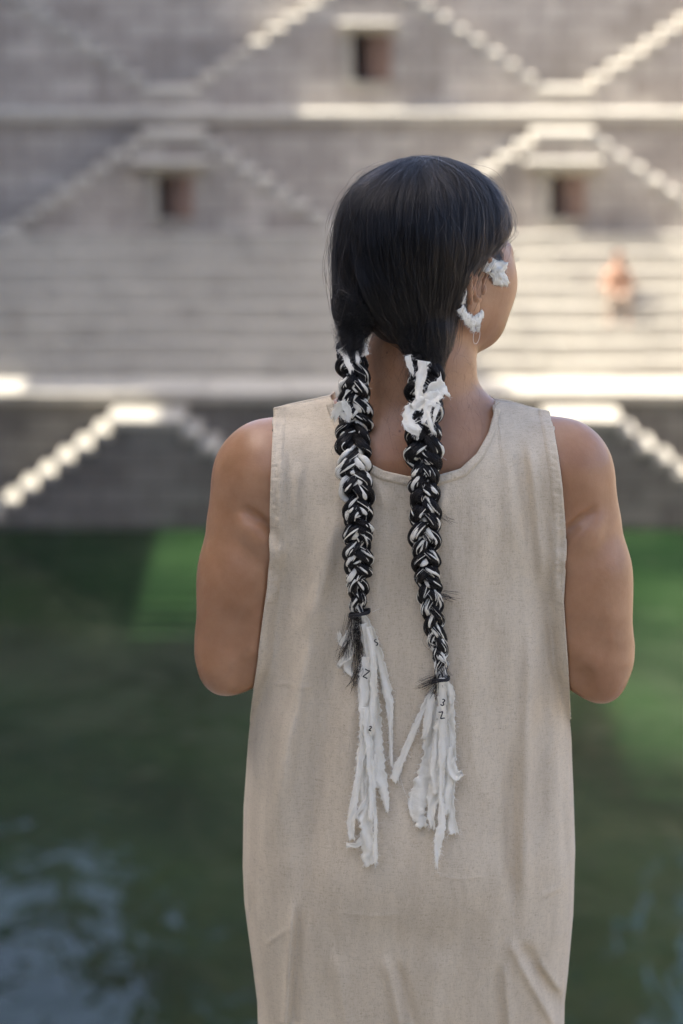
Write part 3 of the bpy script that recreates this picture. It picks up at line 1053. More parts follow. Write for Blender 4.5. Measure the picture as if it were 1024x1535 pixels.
def strip_on(P, N, lift, thick, name, parent, mat, pucker=0.0, seed=0):
    """a sewn band: the given patch of the dress lifted along its normal, with real thickness at its edges"""
    r_, c_, _ = P.shape
    prof = np.ones((r_, c_))
    prof[-1] = 0.1; prof[-2] = .75
    prof[0] = .3
    wob = pucker * vnoise(np.tile(np.arange(c_), (r_, 1)) * 1.0, np.tile(np.arange(r_)[:, None], (1, c_)) * 1.0, 2.2, 3.0, seed)
    Q = P + N * ((lift + wob) * prof)[..., None]
    o = link_mesh(name, grid_mesh(name, Q), mat, parent, smooth=True)
    return o


# neck binding: the first 11 mm below the neckline
def walk_down(P, N, cols, dist, rows):
    out_p, out_n = [], []
    for c_ in cols:
        L = np.concatenate([[0], np.cumsum(np.linalg.norm(np.diff(P[:, c_], axis=0), axis=1))])
        t = np.linspace(0, dist, rows)
        out_p.append(np.stack([np.interp(t, L, P[:, c_, i]) for i in range(3)], axis=1))
        out_n.append(np.stack([np.interp(t, L, N[:, c_, i]) for i in range(3)], axis=1))
    return np.array(out_p).transpose(1, 0, 2), np.array(out_n).transpose(1, 0, 2)


Tpx = resample(TOPB, NC)
neck_cols = [i for i in range(NC) if 498 < Tpx[i, 0] < 741 and Tpx[i, 1] > 600]
cen = np.array([W(620, 600, .05)[0], 0, W(620, 600, .05)[2]])
# walk towards the outside of the curve rather than straight down
edge = PB[0, neck_cols]
tng = np.gradient(edge, axis=0); tng /= np.linalg.norm(tng, axis=1, keepdims=True)
outw = np.stack([tng[:, 2], np.zeros(len(tng)), -tng[:, 0]], axis=1)
outw[outw[:, 2] > 0] *= 1


def dress_map():
    """regular map y(x, z) of the back panel"""
    xs = np.linspace(-.16, .32, 241); zs = np.linspace(.30, 1.36, 531)
    M = np.full((len(xs), len(zs)), np.nan); C = np.zeros_like(M); A = np.zeros_like(M)
    a = np.round((PB[..., 0] - xs[0]) / (xs[1] - xs[0])).astype(int).ravel(); b = np.round((PB[..., 2] - zs[0]) / (zs[1] - zs[0])).astype(int).ravel()
    ok = (a >= 0) & (a < len(xs)) & (b >= 0) & (b < len(zs))
    np.add.at(A, (a[ok], b[ok]), PB[..., 1].ravel()[ok]); np.add.at(C, (a[ok], b[ok]), 1)
    M = np.where(C > 0, A / np.maximum(C, 1), np.nan)
    for _ in range(60):
        bad = np.isnan(M)
        if not bad.any():
            break
        pad = np.pad(M, 1, constant_values=np.nan)
        st = np.stack([pad[:-2, 1:-1], pad[2:, 1:-1], pad[1:-1, :-2], pad[1:-1, 2:]])
        cn = (~np.isnan(st)).sum(0); sm = np.nansum(st, axis=0)
        M = np.where(bad & (cn > 0), sm / np.maximum(cn, 1), M)
    return xs, zs, np.where(np.isnan(M), .06, M)


DXS, DZS, DMAP = dress_map()


def dress_y(x, z):
    x = np.asarray(x, float); z = np.asarray(z, float)
    g0 = np.clip((x - DXS[0]) / (DXS[1] - DXS[0]), 0, len(DXS) - 1.01); g1 = np.clip((z - DZS[0]) / (DZS[1] - DZS[0]), 0, len(DZS) - 1.01)
    a = g0.astype(int); b = g1.astype(int); fa = g0 - a; fb = g1 - b
    return (DMAP[a, b] * (1 - fa) + DMAP[a + 1, b] * fa) * (1 - fb) + (DMAP[a, b + 1] * (1 - fa) + DMAP[a + 1, b + 1] * fa) * fb


rows = 9
bandN = np.zeros((rows, len(neck_cols), 3)); bandP = np.zeros_like(bandN)
en = NB[2, neck_cols]
for r_ in range(rows):
    q = edge + outw * (.0115 * r_ / (rows - 1))
    y = dress_y(q[:, 0], q[:, 2])
    w_ = min(1, r_ / 3)
    q[:, 1] = edge[:, 1] * (1 - w_) + np.minimum(y, edge[:, 1] + .002) * w_
    bandP[r_] = q; bandN[r_] = np.array([0, -1, .25]) / 1.03
bandP[..., 1] = smooth_rows(bandP[..., 1], 4, 1)
strip_on(bandP, bandN, .0034, .001, 'neck_binding', dress, M_LINEN, .00035, 21)
# armhole bindings: the outer 14 mm of the panel from shoulder to armpit
for side in (0, 1):
    col_i = 0 if side == 0 else NC - 1
    zz = PB[:, col_i, 2]
    r_end = int(np.argmax(zz < Z_ARM - .012))
    # outward rows, from the edge towards the middle
    sg = 1 if side == 0 else -1
    Pq = np.zeros((9, r_end, 3))
    for a in range(9):
        x = PB[:r_end, col_i, 0] + sg * .0145 * a / 8
        for r_ in range(r_end):
            Pq[a, r_] = [x[r_], np.interp(x[r_] * sg, (PB[r_, :, 0] if side == 0 else -PB[r_, ::-1, 0]), (PB[r_, :, 1] if side == 0 else PB[r_, ::-1, 1])), np.interp(x[r_] * sg, (PB[r_, :, 0] if side == 0 else -PB[r_, ::-1, 0]), (PB[r_, :, 2] if side == 0 else PB[r_, ::-1, 2]))]
    Nq = np.tile(np.array([-.25 * sg, -.95, .18]), (9, r_end, 1))
    strip_on(Pq, Nq, .0026, .001, 'armhole_binding', dress, M_LINEN, .00045, 30 + side)

# ------------------------------------------------------------------ hair
k = NT('black hair mass')
M_HAIRCORE = k.set(Base_Color=(0.006, 0.005, 0.005), Roughness=.55, Specular_IOR_Level=.2)
k = NT('black hair strand')
k.t.nodes.remove(k.b)
hb = k.t.nodes.new('ShaderNodeBsdfHairPrincipled')
hb.parametrization = 'COLOR'
inf = k.n('ShaderNodeHairInfo')
hc_ = k.ramp(inf.outputs['Random'], [(0.0, (0.0012, 0.0011, 0.0012)), (0.6, (0.003, 0.0027, 0.0028)), (0.95, (0.009, 0.0075, 0.007)), (1.0, (0.12, 0.09, 0.075))])
k.l(hc_, hb.inputs['Color'])
hb.inputs['IOR'].default_value = 1.40
hb.inputs['Roughness'].default_value = .19
hb.inputs['Radial Roughness'].default_value = .38
k.l(hb.outputs[0], k.out.inputs[0])
M_HAIR = k.m


def strands(name, P, radius, mat, parent, taper=True):
    """P: (N, n, 3) strands as a hair curves object"""
    N, n, _ = P.shape
    hc = bpy.data.hair_curves.new(name)
    hc.add_curves([n] * N)
    hc.position_data.foreach_set('vector', np.ascontiguousarray(P, dtype=np.float32).ravel())
    rad = np.full((N, n), radius, np.float32) if np.isscalar(radius) else np.asarray(radius, np.float32)
    if taper:
        rad = rad * np.minimum(1, (1 - np.linspace(0, 1, n))[None, :] * 5 + .25)
    at = hc.attributes.get('radius') or hc.attributes.new('radius', 'FLOAT', 'POINT')
    at.data.foreach_set('value', np.ascontiguousarray(rad, dtype=np.float32).ravel())
    hc.materials.append(mat)
    o = bpy.data.objects.new(name, hc)
    col.objects.link(o)
    o.parent = parent
    o.matrix_parent_inverse = world_of(parent).inverted()
    o['kind'] = 'stuff'
    return o


ROOT_L = W(530, 476, .034); ROOT_R = W(641, 535, .026)
G = Field((-.06, -.06, 1.24), (.26, .26, 1.66), .0025)
G.ell(H(0, -.009, .016), (.084, .104, .090), 0, HROT)
G.ell(W(588, 388, .085), (.051, .058, .078), .05)
G.ell(W(616, 404, .062), (.056, .050, .076), .045)
G.cone(W(554, 408, .068), W(532, 462, .040), .034, .020, .03)
G.cone(W(532, 462, .040), W(527, 505, .026), .020, .010, .015)
G.cone(W(624, 435, .058), W(640, 500, .036), .038, .025, .02)
G.cone(W(640, 500, .036), W(641, 575, .018), .024, .012, .015)
G.cone(W(586, 440, .06), W(588, 490, .054), .046, .020, .025)
# open the face and the ear: everything ahead of a slanting hairline
sl, X, Y, Z = G.sub(G.lo, G.lo + G.h * (G.n - 1))
lr = (X - HC[0]) * HR[0] + (Y - HC[1]) * HR[1] + (Z - HC[2]) * HR[2]
lf = (X - HC[0]) * HF[0] + (Y - HC[1]) * HF[1] + (Z - HC[2]) * HF[2]
lu = (X - HC[0]) * HU[0] + (Y - HC[1]) * HU[1] + (Z - HC[2]) * HU[2]
ga = ((lf - .014) * .030 - (lu - .006) * .070) / .0762
gb = np.minimum(lf + .040, lf + .012 + np.clip(lu + .062, 0, .1) * .6)
gc = lf - .076 + .0 * lu
cutf = np.maximum(-ga, -gb)
cutf = np.minimum(cutf, -(lf - .080))
G.blend(cutf.astype(np.float32), sl, .012, 'sub')
Vh, Qh = G.mesh(2)
# keep the core a little inside the strands
hair = link_mesh('hair', quads('hair', Vh - 0.0035 * np.nan_to_num(G.grad(Vh)), Qh), M_HAIRCORE, person, smooth=True)


def bez_path(P0, P1, P1b, P2, n):
    t = np.linspace(0, 1, n)[None, :, None]
    a = P0[:, None]; b = P1[:, None]; c = P1b[:, None]; d = P2[:, None]
    return (1 - t) ** 3 * a + 3 * t * (1 - t) ** 2 * b + 3 * t ** 2 * (1 - t) * c + t ** 3 * d


def to_surface(P, off, it=4):
    N, n, _ = P.shape
    Q = P.reshape(-1, 3).copy()
    o = off.reshape(-1)
    for _ in range(it):
        d = G.sample(Q) - o
        g = G.grad(Q)
        Q -= g * np.clip(d, -.02, .02)[:, None]
    return Q.reshape(N, n, 3)


def head_strands(N, n, seed, lift=0.0012, rootj=.011, nclump=420):
    """strands gathered in locks: every lock has its own path from the parting to the braid, its strands stray from it"""
    r = np.random.default_rng(seed)
    rc = np.random.default_rng(1234)
    C = nclump
    c_right = rc.random(C) < .56
    c_th = np.where(c_right, R(188) - R(152) * rc.random(C) ** .9, R(172) + R(150) * rc.random(C) ** .9)
    c_f0 = rc.normal(-.026, .012, C)
    c_f0 = np.where(np.abs(c_th - math.pi) > R(70), c_f0 + .05 * rc.random(C), c_f0)
    c_lev = rc.normal(.055, .014, C); c_lev2 = rc.normal(-.03, .018, C)
    c_off = rc.normal(0, .0019, C); c_ph = rc.random(C) * 6.28; c_root = rc.normal(0, 1, (C, 3)) * np.array([rootj, rootj * .6, .014])
    c_sway = rc.normal(0, .05, C)
    cl = r.integers(0, C, N)
    stray = np.where(r.random(N) < .10, 3.0, 1.0)
    right = c_right[cl]
    th = c_th[cl] + r.normal(0, R(2.2), N) * stray
    th2 = th + c_sway[cl] + r.normal(0, R(2.2), N) * stray
    f0 = c_f0[cl] + r.normal(0, .004, N)
    P0 = np.stack([H(a, f, .098) for a, f in zip(r.normal(0, .0035, N), f0)])
    spread = .135
    lev = c_lev[cl] + r.normal(0, .004, N)
    P1 = HC + spread * .95 * (np.sin(th)[:, None] * HR + np.cos(th)[:, None] * HF) + (lev + .035)[:, None] * HU
    lev2 = c_lev2[cl] + r.normal(0, .005, N)
    front = np.clip(np.cos(th2), 0, 1)
    P2c = HC + (.135 + .01 * front)[:, None] * (np.sin(th2)[:, None] * HR + np.cos(th2)[:, None] * HF) + (lev2 + .055 * front)[:, None] * HU
    root = np.where(right[:, None], ROOT_R[None], ROOT_L[None])
    P3 = root + c_root[cl] * .8 + r.normal(0, 1, (N, 3)) * np.array([rootj, rootj * .6, .010]) * .35
    P = bez_path(P0, P1, P2c, P3, n)
    t = np.linspace(0, 1, n)
    off = lift * (.1 + 1.2 * r.random(N))[:, None] * np.ones(n)[None] + (c_off[cl][:, None] * np.sin(np.pi * t)[None] * (1 + .5 * np.sin(t * 5 + c_ph[cl][:, None])))
    off = off + np.where(stray > 1, .0016, 0)[:, None]
    P = to_surface(P, off)
    e1 = np.where(right[:, None], W(638, 578, .014)[None], W(528, 512, .020)[None]); e2 = np.where(right[:, None], W(637, 622, .000)[None], W(529, 548, .010)[None])
    go = r.random(N)[:, None]
    x1 = root * (1 - go) + e1 * go + r.normal(0, 1, (N, 3)) * np.array([.0078, .004, .004])
    x2 = (root * (1 - go) + e1 * go) * .35 + (e1 * (1 - go) + e2 * go) * .65 + r.normal(0, 1, (N, 3)) * np.array([.0085, .003, .004])
    P = np.concatenate([P, ((P[:, -1] + x1) / 2)[:, None], x1[:, None], x2[:, None]], axis=1)
    jit = r.normal(0, 1, (N, 3)) * .0006
    w = np.sin(np.pi * np.linspace(0, 1, P.shape[1]))
    P = P + jit[:, None] * w[None, :, None] + ((.0005 * stray)[:, None] * np.sin(np.linspace(0, 1, P.shape[1])[None, :] * (6 + 14 * r.random(N))[:, None] + 6 * r.random(N)[:, None]))[..., None] * r.normal(0, 1, (N, 1, 3)) * w[None, :, None]
    return P


strands('hair_strand', head_strands(13000, 30, 11), .00013, M_HAIR, hair)
strands('stray_strand', head_strands(520, 30, 12, lift=.0034, nclump=419), .00017, M_HAIR, hair)


def flyaways(N, n, seed):
    r = np.random.default_rng(seed)
    P = head_strands(N, 34, seed + 1, lift=.002)
    out = np.zeros((N, n, 3))
    for i in range(N):
        a = r.integers(2, 20)
        seg = P[i, a:a + 14]
        t = np.linspace(0, 1, n)
        base = np.stack([np.interp(t * 13, np.arange(14), seg[:, q]) for q in range(3)], axis=1)
        g = G.grad(base[:1])[0]
        lift = abs(r.normal(0, .009)) + .0015
        side = np.cross(g, base[-1] - base[0]); side /= np.linalg.norm(side) + 1e-9
        curl = r.normal(0, .008)
        out[i] = base + (g[None] * lift) * (np.sin(t * r.uniform(1.2, 2.9)))[:, None] + side[None] * (curl * np.sin(t * r.uniform(1.5, 5)))[:, None]
    return out


strands('loose_strand', flyaways(620, 22, 77), .00012, M_HAIR, hair)

# fine loose hairs on the nape and temples
r = np.random.default_rng(19)
nb = []
for i in range(120):
    if i < 80:
        px = r.choice([r.uniform(560, 610), r.uniform(665, 712)]); py = r.uniform(500, 640)
    else:
        px = r.uniform(575, 612); py = r.uniform(505, 690)
    x, _, z = W(px, py, .05)
    t = np.linspace(0, 1, 14)
    dx = r.normal(0, .010); L = r.uniform(.012, .045); cu = r.normal(0, .007)
    xs = x + dx * t + cu * np.sin(t * r.uniform(2, 6)); zs = z + .006 - L * t
    y = back_y(xs, zs) - .0012 - .003 * t * r.random()
    nb.append(np.stack([xs, y, zs], axis=1))
strands('nape_strand', np.array(nb), .000032, M_HAIR, hair)
# eyelash and brow hairs that stand past the cheek line, and temple wisps
tw = []
for i in range(60):
    t = np.linspace(0, 1, 10)
    p0 = H(.040 + r.normal(0, .004), .084 + r.normal(0, .003), -.006 + r.normal(0, .004)) if i < 34 else H(.062 + r.normal(0, .006), .055 + r.normal(0, .006), .03 + r.normal(0, .012))
    d = (HF * .9 + HR * .5 + HU * r.normal(.1, .35)) * r.uniform(.004, .010) if i < 34 else (-HU * .9 - HF * .3 + HR * .1) * r.uniform(.02, .045)
    tw.append(p0 + d * t[:, None] + HU * (.003 * t * t)[:, None] + HR * (.003 * np.sin(t * 3))[:, None])
strands('eyelash', np.array(tw), .00010, M_HAIR, hair)
sb = []
for i in range(170):
    t = np.linspace(0, 1, 12)[:, None]
    p0 = H(.0735 + r.normal(0, .001), .036 + r.normal(0, .006), .004 + r.normal(0, .004))
    p1 = H(.0725, .024 + r.normal(0, .004), -.016 - .014 * r.random())
    q = p0 + (p1 - p0) * t + HF * (.004 * np.sin(t * 3.1)) + r.normal(0, .0004, 3)
    for _ in range(3):
        d = B.sample(q); q = q - B.grad(q) * (d - .0012)[:, None]
    sb.append(q)
strands('sideburn', np.array(sb), .00009, M_HAIR, hair)

# ------------------------------------------------------------------ the two braids
k = NT('white torn cotton')
v = k.coords()
th1 = k.noise(k.coords((1400, 1400, 260)), 1.0, 2, .5)
th2 = k.noise(k.coords((260, 260, 1400)), 1.0, 2, .5)
big = k.noise(v, 60, 3, .5)
c = k.mix(k.ramp(big, [(0.35, (0, 0, 0)), (0.7, (1, 1, 1))]), (0.91, 0.885, 0.78), (0.88, 0.835, 0.70))
wr1 = k.noise(v, 260, 3, .55)
M_CLOTH = k.set(Base_Color=c, Roughness=.95, Specular_IOR_Level=.1, Normal=k.bump(k.math('ADD', k.math('ADD', th1, th2), k.math('MULTIPLY', wr1, 1.6)), .6, .0011))
# thin cotton lets light through
tr = k.n('ShaderNodeBsdfTranslucent'); k.l(c, tr.inputs[0])
mxs = k.n('ShaderNodeMixShader'); mxs.inputs[0].default_value = .22
k.l(k.b.outputs[0], mxs.inputs[1]); k.l(tr.outputs[0], mxs.inputs[2]); k.l(mxs.outputs[0], k.out.inputs[0])

k = NT('black hair lock')
uv = k.n('ShaderNodeTexCoord')
mp = k.n('ShaderNodeMapping'); mp.inputs['Scale'].default_value = (60, 5, 1)
k.l(uv.outputs['UV'], mp.inputs['Vector'])
stn = k.noise(mp.outputs[0], 1.0, 4, .6)
M_LOCK = k.set(Base_Color=k.ramp(stn, [(0.3, (0.003, 0.0026, 0.0025)), (0.8, (0.012, 0.009, 0.008))]), Roughness=.5, Specular_IOR_Level=.24, Normal=k.bump(stn, .8, .0012))
k = NT('black thread'); M_THREAD = k.set(Base_Color=(.008, .008, .010), Roughness=.7)


def tube(name, C, rad, mat, parent, nseg=9, flat=1.0, cap=True):
    """a tapering tube along C (n,3) with radius rad (n) and uv along it"""
    C = np.asarray(C, float); n = len(C)
    rad = np.full(n, rad) if np.isscalar(rad) else np.asarray(rad)
    T = np.gradient(C, axis=0); T /= np.linalg.norm(T, axis=1, keepdims=True) + 1e-12
    up = np.array([0, -1.0, 0])
    A = np.cross(T, up); A /= np.linalg.norm(A, axis=1, keepdims=True) + 1e-9
    Bn = np.cross(A, T)
    a = np.linspace(0, 2 * math.pi, nseg, endpoint=False)
    P = C[:, None] + rad[:, None, None] * (np.cos(a)[None, :, None] * A[:, None] + flat * np.sin(a)[None, :, None] * Bn[:, None])
    me = grid_mesh(name, P, closed_u=True)
    uvl = me.uv_layers.new(name='UVMap')
    li = np.zeros(len(me.loops), np.int32); me.loops.foreach_get('vertex_index', li)
    uu = np.stack([(li % nseg) / nseg, (li // nseg) / n * (n * .0025 / .02)], axis=1).astype(np.float32)
    uvl.data.foreach_set('uv', uu.ravel())
    return link_mesh(name, me, mat, parent, smooth=True)


def smooth_noise1(n, step, r):
    m = int(n / step) + 4
    K = r.standard_normal(m)
    t = np.linspace(0, m - 3.01, n); i = t.astype(int); f = t - i; f = f * f * (3 - 2 * f)
    return K[i] * (1 - f) + K[i + 1] * f


FRAY = []            # short cotton threads standing off torn edges


def braid(label, line, widths, seed, top_free, mT, uT, cloth_bias):
    """line: pixel polyline of the axis; widths in pixels. Three plaits of three locks each, plaited again."""
    r = np.random.default_rng(seed)
    root = empty('braid', tuple(W(*line[0], .03)), parent=person)
    root.matrix_parent_inverse = world_of(person).inverted()
    root['label'] = label
    n = 400
    L = resample(line, n)
    wpx = np.interp(np.linspace(0, 1, n), np.linspace(0, 1, len(widths)), widths)
    C = np.array([W(a, b, 0.0) for a, b in L])
    # depth: close on the dress; near the head it leaves the hair mass
    for it in range(2):
        y = np.minimum(dress_y(C[:, 0], C[:, 2]), back_y(C[:, 0], C[:, 2])) - .0145 * wpx / 50
        yh = np.interp(L[:, 1], [430, 500, 560, 620, 680], top_free)
        wgt = np.clip((L[:, 1] - 560) / 130, 0, 1); wgt = wgt * wgt * (3 - 2 * wgt)
        y = yh * (1 - wgt) + np.minimum(y, .03) * wgt
        y = np.convolve(np.pad(y, 12, mode='edge'), np.ones(25) / 25, 'valid')
        C = np.array([W(a, b, d) for (a, b), d in zip(L, y)])
    s = np.concatenate([[0], np.cumsum(np.linalg.norm(np.diff(C, axis=0), axis=1))])
    half = wpx / 1250 / 2 * 1.02
    k_ = half / .0195
    taper = np.clip(s / .02, .35, 1)
    fib = []
    for m in range(3):
        ph = 2 * math.pi * (s / mT + m / 3) + .35 * smooth_noise1(n, 40, r)
        mx = .0102 * k_ * (1 + .10 * smooth_noise1(n, 18, r)) * np.sin(ph) * taper
        my = -.0052 * k_ * np.sin(2 * ph) * taper
        mc = C + np.stack([mx, my, np.zeros(n)], axis=1)
        bias = cloth_bias[m]
        # the strand runs as a loose bundle of locks, turning a little on itself
        turn = 1.1 * smooth_noise1(n, 45, r) + m * 1.1
        Tm = np.gradient(mc, axis=0); Tm /= np.linalg.norm(Tm, axis=1, keepdims=True)
        Am = np.cross(Tm, [0, -1.0, 0]); Am /= np.linalg.norm(Am, axis=1, keepdims=True) + 1e-9
        Bm = np.cross(Am, Tm)
        for q in range(4):
            an = turn + q * math.pi / 2 + .35 * smooth_noise1(n, 20, r)
            rb = .0050 * k_ * taper * (1 + .12 * smooth_noise1(n, 14, r))
            lc = mc + (np.cos(an) * rb)[:, None] * Am + (np.sin(an) * rb * .62)[:, None] * Bm
            lc = lc + np.stack([.0006 * smooth_noise1(n, 8, r), .0005 * smooth_noise1(n, 9, r), .0005 * smooth_noise1(n, 8, r)], axis=1)
            lr_ = .0040 * k_ * (1 + .12 * smooth_noise1(n, 12, r)) * np.clip(taper + .1, 0, 1)
            lr_ = np.clip(lr_, .0012, .0056)
            # how much of this lock is cloth along its length
            cf = smooth_noise1(n, 26, r) + bias + .5 * (q % 2) - .25
            py_ = L[:, 1]
            cf = np.where(py_ < (472 if line[0][1] < 500 else 556) + 30 * ((m * 4 + q) % 4), -3, cf)
            wide = np.clip((cf - 1.15) / .5, 0, 1)
            hair_r = lr_ * (1 - .62 * wide)
            tube('hair_lock', lc, hair_r, M_LOCK, root, 9, .8)
            if (cf > -2).any():
                ang = 2.2 * smooth_noise1(n, 42, r) + r.uniform(-1, 1) - math.pi / 2 * 0
                cr = np.clip(.0012 + .0008 * smooth_noise1(n, 5, r) + .0011 * np.clip(cf, -1, 1.2) + .0014 * wide + .0005 * wide * smooth_noise1(n, 3, r), .0004, .0040) * np.clip(k_, .6, 1.1)
                od = np.maximum(hair_r * .92 - .25 * cr, 0) * (1 - .7 * wide)
                off = np.stack([np.sin(ang) * od, -np.cos(ang) * od, np.zeros(n)], axis=1)
                i0 = int(np.argmax(cf > -2))
                if i0 < n - 12:
                    cr2 = cr * np.clip((np.arange(n) - i0) / 10, .15, 1)
                    tube('cloth_strip', (lc + off)[i0:], cr2[i0:], M_CLOTH, root, 7, .55)
                    for _ in range(9):
                        i = r.integers(i0, n - 2)
                        FRAY.append(((lc + off)[i], cr[i]))
                    # a second, thinner strip of the same lock
                    a2 = 1.9 * smooth_noise1(n, 30, r) + r.uniform(-.9, .9)
                    c3 = np.clip(.00075 + .00055 * smooth_noise1(n, 6, r) + .0004 * np.clip(cf, -1, 1), .0003, .002) * np.clip((np.arange(n) - i0) / 10, .2, 1)
                    o2 = np.stack([np.sin(a2) * hair_r * .98, -np.cos(a2) * hair_r * .82, np.zeros(n)], axis=1)
                    tube('cloth_strip', (lc + o2)[i0:], c3[i0:], M_CLOTH, root, 6, .6)
                    a3 = 1.7 * smooth_noise1(n, 18, r) + r.uniform(-1.2, 1.2)
                    o3 = np.stack([np.sin(a3) * hair_r, -np.cos(a3) * hair_r * .8, np.zeros(n)], axis=1)
                    tube('cloth_strip', (lc + o3)[i0:], np.clip(.0005 + .0004 * smooth_noise1(n, 8, r), .0002, .0013)[i0:] * np.clip((np.arange(n) - i0) / 10, .2, 1)[i0:], M_CLOTH, root, 5, .6)
            T = np.gradient(lc, axis=0); T /= np.linalg.norm(T, axis=1, keepdims=True)
            A = np.cross(T, [0, -1.0, 0]); A /= np.linalg.norm(A, axis=1, keepdims=True) + 1e-9
            Bn = np.cross(A, T)
            for f in range(40):
                a = r.uniform(0, 2 * math.pi) + 1.2 * s / .05 * r.normal(0, .35)
                rr = hair_r * (1.0 + .05 * r.random())
                P = lc + (np.cos(a) * rr)[:, None] * A + (np.sin(a) * .8 * rr)[:, None] * Bn
                P = P + .00016 * r.standard_normal((1, 3))
                fib.append(P[::2])
            # strands that have slipped out of the plait
            for f in range(13):
                i = r.integers(10, n - 40); ln = r.integers(10, 30)
                P = lc[i:i + ln]; t = np.linspace(0, 1, 200)
                idx = t * (ln - 1)
                base = np.stack([np.interp(idx, np.arange(ln), P[:, d]) for d in range(3)], axis=1)
                d = np.array([r.normal(0, 1), -abs(r.normal(0, .6)), r.normal(0, .3)]); d /= np.linalg.norm(d)
                base = base + d * (hair_r[i] * 1.0 + r.uniform(.001, .006) * np.sin(t * math.pi * r.uniform(.5, 1))[:, None])
                fib.append(base)
    strands('hair_strand', np.array(fib), .00011, M_HAIR, root, taper=False)
    return root, C, L


BL, CL_, LL_ = braid('left braid, more white cloth plaited into it, tied off with a dark cord',
                     [(526, 466), (527, 500), (529, 545), (531, 600), (531, 660), (532, 720), (536, 780), (537, 840), (537, 880), (537, 916)],
                     [30, 42, 50, 56, 54, 52, 48, 46, 40, 22], 101, [.062, .046, .018, .008, .000], .054, .037, [.35, -.3, .4])
BR_, CR_, LR_ = braid('right braid, mostly black hair, tied off lower down with a dark cord',
                      [(643, 515), (640, 560), (637, 600), (635, 650), (635, 700), (637, 750), (637, 800), (639, 850), (645, 900), (653, 950), (660, 985), (661, 1015)],
                      [44, 54, 56, 55, 51, 49, 47, 46, 41, 34, 29, 18], 202, [.040, .030, .014, .004, -.002], .056, .036, [-.3, .0, -.45])


# ------------------------------------------------------------------ torn cloth strips of the two tassels
def ribbon(pts, widths, parent, seed, lift=.004, fold=.5, ragged=1.0, depth=None, mat=None, name='cloth_strip', cols=9):
    """a torn strip of cloth along a pixel polyline, lying a little off whatever is behind it"""
    r = np.random.default_rng(seed)
    Lp = np.concatenate([[0], np.cumsum(np.hypot(*np.diff(np.array(pts, float), axis=0).T))])
    n = max(14, int(Lp[-1] / 2.2))
    C2 = resample(pts, n)
    for _ in range(3):
        C2[1:-1] = .25 * C2[:-2] + .5 * C2[1:-1] + .25 * C2[2:]
    wv = np.interp(np.linspace(0, 1, n), np.linspace(0, 1, len(widths)), widths)
    T = np.gradient(C2, axis=0); T /= np.linalg.norm(T, axis=1, keepdims=True) + 1e-9
    Nn = np.stack([-T[:, 1], T[:, 0]], axis=1)
    u = np.linspace(-.5, .5, cols)
    eL = 1 + ragged * (.13 * smooth_noise1(n, 1.5, r) + .08 * smooth_noise1(n, 6, r))
    eR = 1 + ragged * (.13 * smooth_noise1(n, 1.5, r) + .08 * smooth_noise1(n, 6, r))
    tw = fold * smooth_noise1(n, 10, r)
    ph = smooth_noise1(n, 14, r) * 1.5
    P = np.zeros((n, cols, 3))
    endr = r.normal(0, 2.2, cols)
    for j, uu in enumerate(u):
        w_ = wv * (eL if uu < 0 else eR)
        px = C2[:, 0] + Nn[:, 0] * uu * w_; py = C2[:, 1] + Nn[:, 1] * uu * w_
        py = py + endr[j] * np.clip((np.arange(n) - (n - 4)) / 3, 0, 1)
        if depth is None:
            q = np.array([W(a, b, 0) for a, b in zip(px, py)])
            yb = np.minimum(dress_y(q[:, 0], q[:, 2]), .06)
        else:
            yb = np.interp(np.arange(n) / (n - 1), np.linspace(0, 1, len(depth)), depth)
        # pleats along the strip and curl across it
        wm = w_ / 1250
        yy = yb - lift - .0011 - wm * (.12 * np.sin(uu * 7.0 + ph) * (0.4 + .6 * fold) + tw * uu * .35)
        if depth is None:
            yy = np.minimum(yy, yb - .0007)
        P[:, j] = np.array([W(a, b, d) for a, b, d in zip(px, py, yy)])
        if j in (0, cols - 1):
            for i in range(0, n, 2):
                FRAY.append((P[i, j], .0004))
    o = link_mesh(name, grid_mesh(name, P), mat or M_CLOTH, parent, smooth=True)
    so = o.modifiers.new('thickness', 'SOLIDIFY'); so.thickness = .0004
    return o


TL = [
    ([(542, 922), (556, 950), (569, 985), (577, 1020), (584, 1050), (586, 1090), (586, 1130), (588, 1147), (594, 1153)], [12, 16, 13, 12, 14, 10, 6, 5, 4], .003, .5),
    ([(544, 935), (553, 985), (557, 1030), (551, 1080), (546, 1130), (544, 1180), (549, 1235), (553, 1297)], [12, 15, 17, 22, 23, 20, 18, 19], .007, .7),
    ([(549, 985), (545, 1060), (546, 1110), (538, 1160), (530, 1205), (526, 1238), (528, 1258)], [12, 16, 13, 11, 9, 13, 9], .010, .5),
    ([(558, 1020), (563, 1080), (565, 1125), (570, 1165), (577, 1190), (581, 1216)], [12, 17, 18, 22, 18, 5], .005, .6),
    ([(552, 1160), (552, 1195), (540, 1214), (532, 1222), (538, 1229)], [9, 9, 8, 6, 3], .009, .4),
    ([(549, 1225), (546, 1255), (535, 1268), (519, 1266)], [7, 7, 10, 5], .006, .4),
    ([(561, 1130), (559, 1180), (563, 1235), (562, 1294)], [7, 6, 5, 7], .011, .3),
    ([(540, 1000), (541, 1050), (547, 1075)], [7, 9, 5], .005, .4),
    ([(532, 930), (524, 950), (513, 968), (509, 950)], [10, 10, 11, 6], .006, .5),
    ([(535, 950), (523, 982), (507, 998)], [9, 14, 6], .004, .6),
    ([(524, 985), (519, 1002), (531, 1013)], [12, 12, 6], .003, .6),
    ([(552, 940), (560, 990), (560, 1050), (556, 1100)], [8, 10, 10, 9], .012, .4),
    ([(548, 1060), (553, 1120), (558, 1170), (556, 1230)], [10, 12, 11, 8], .012, .6),
]
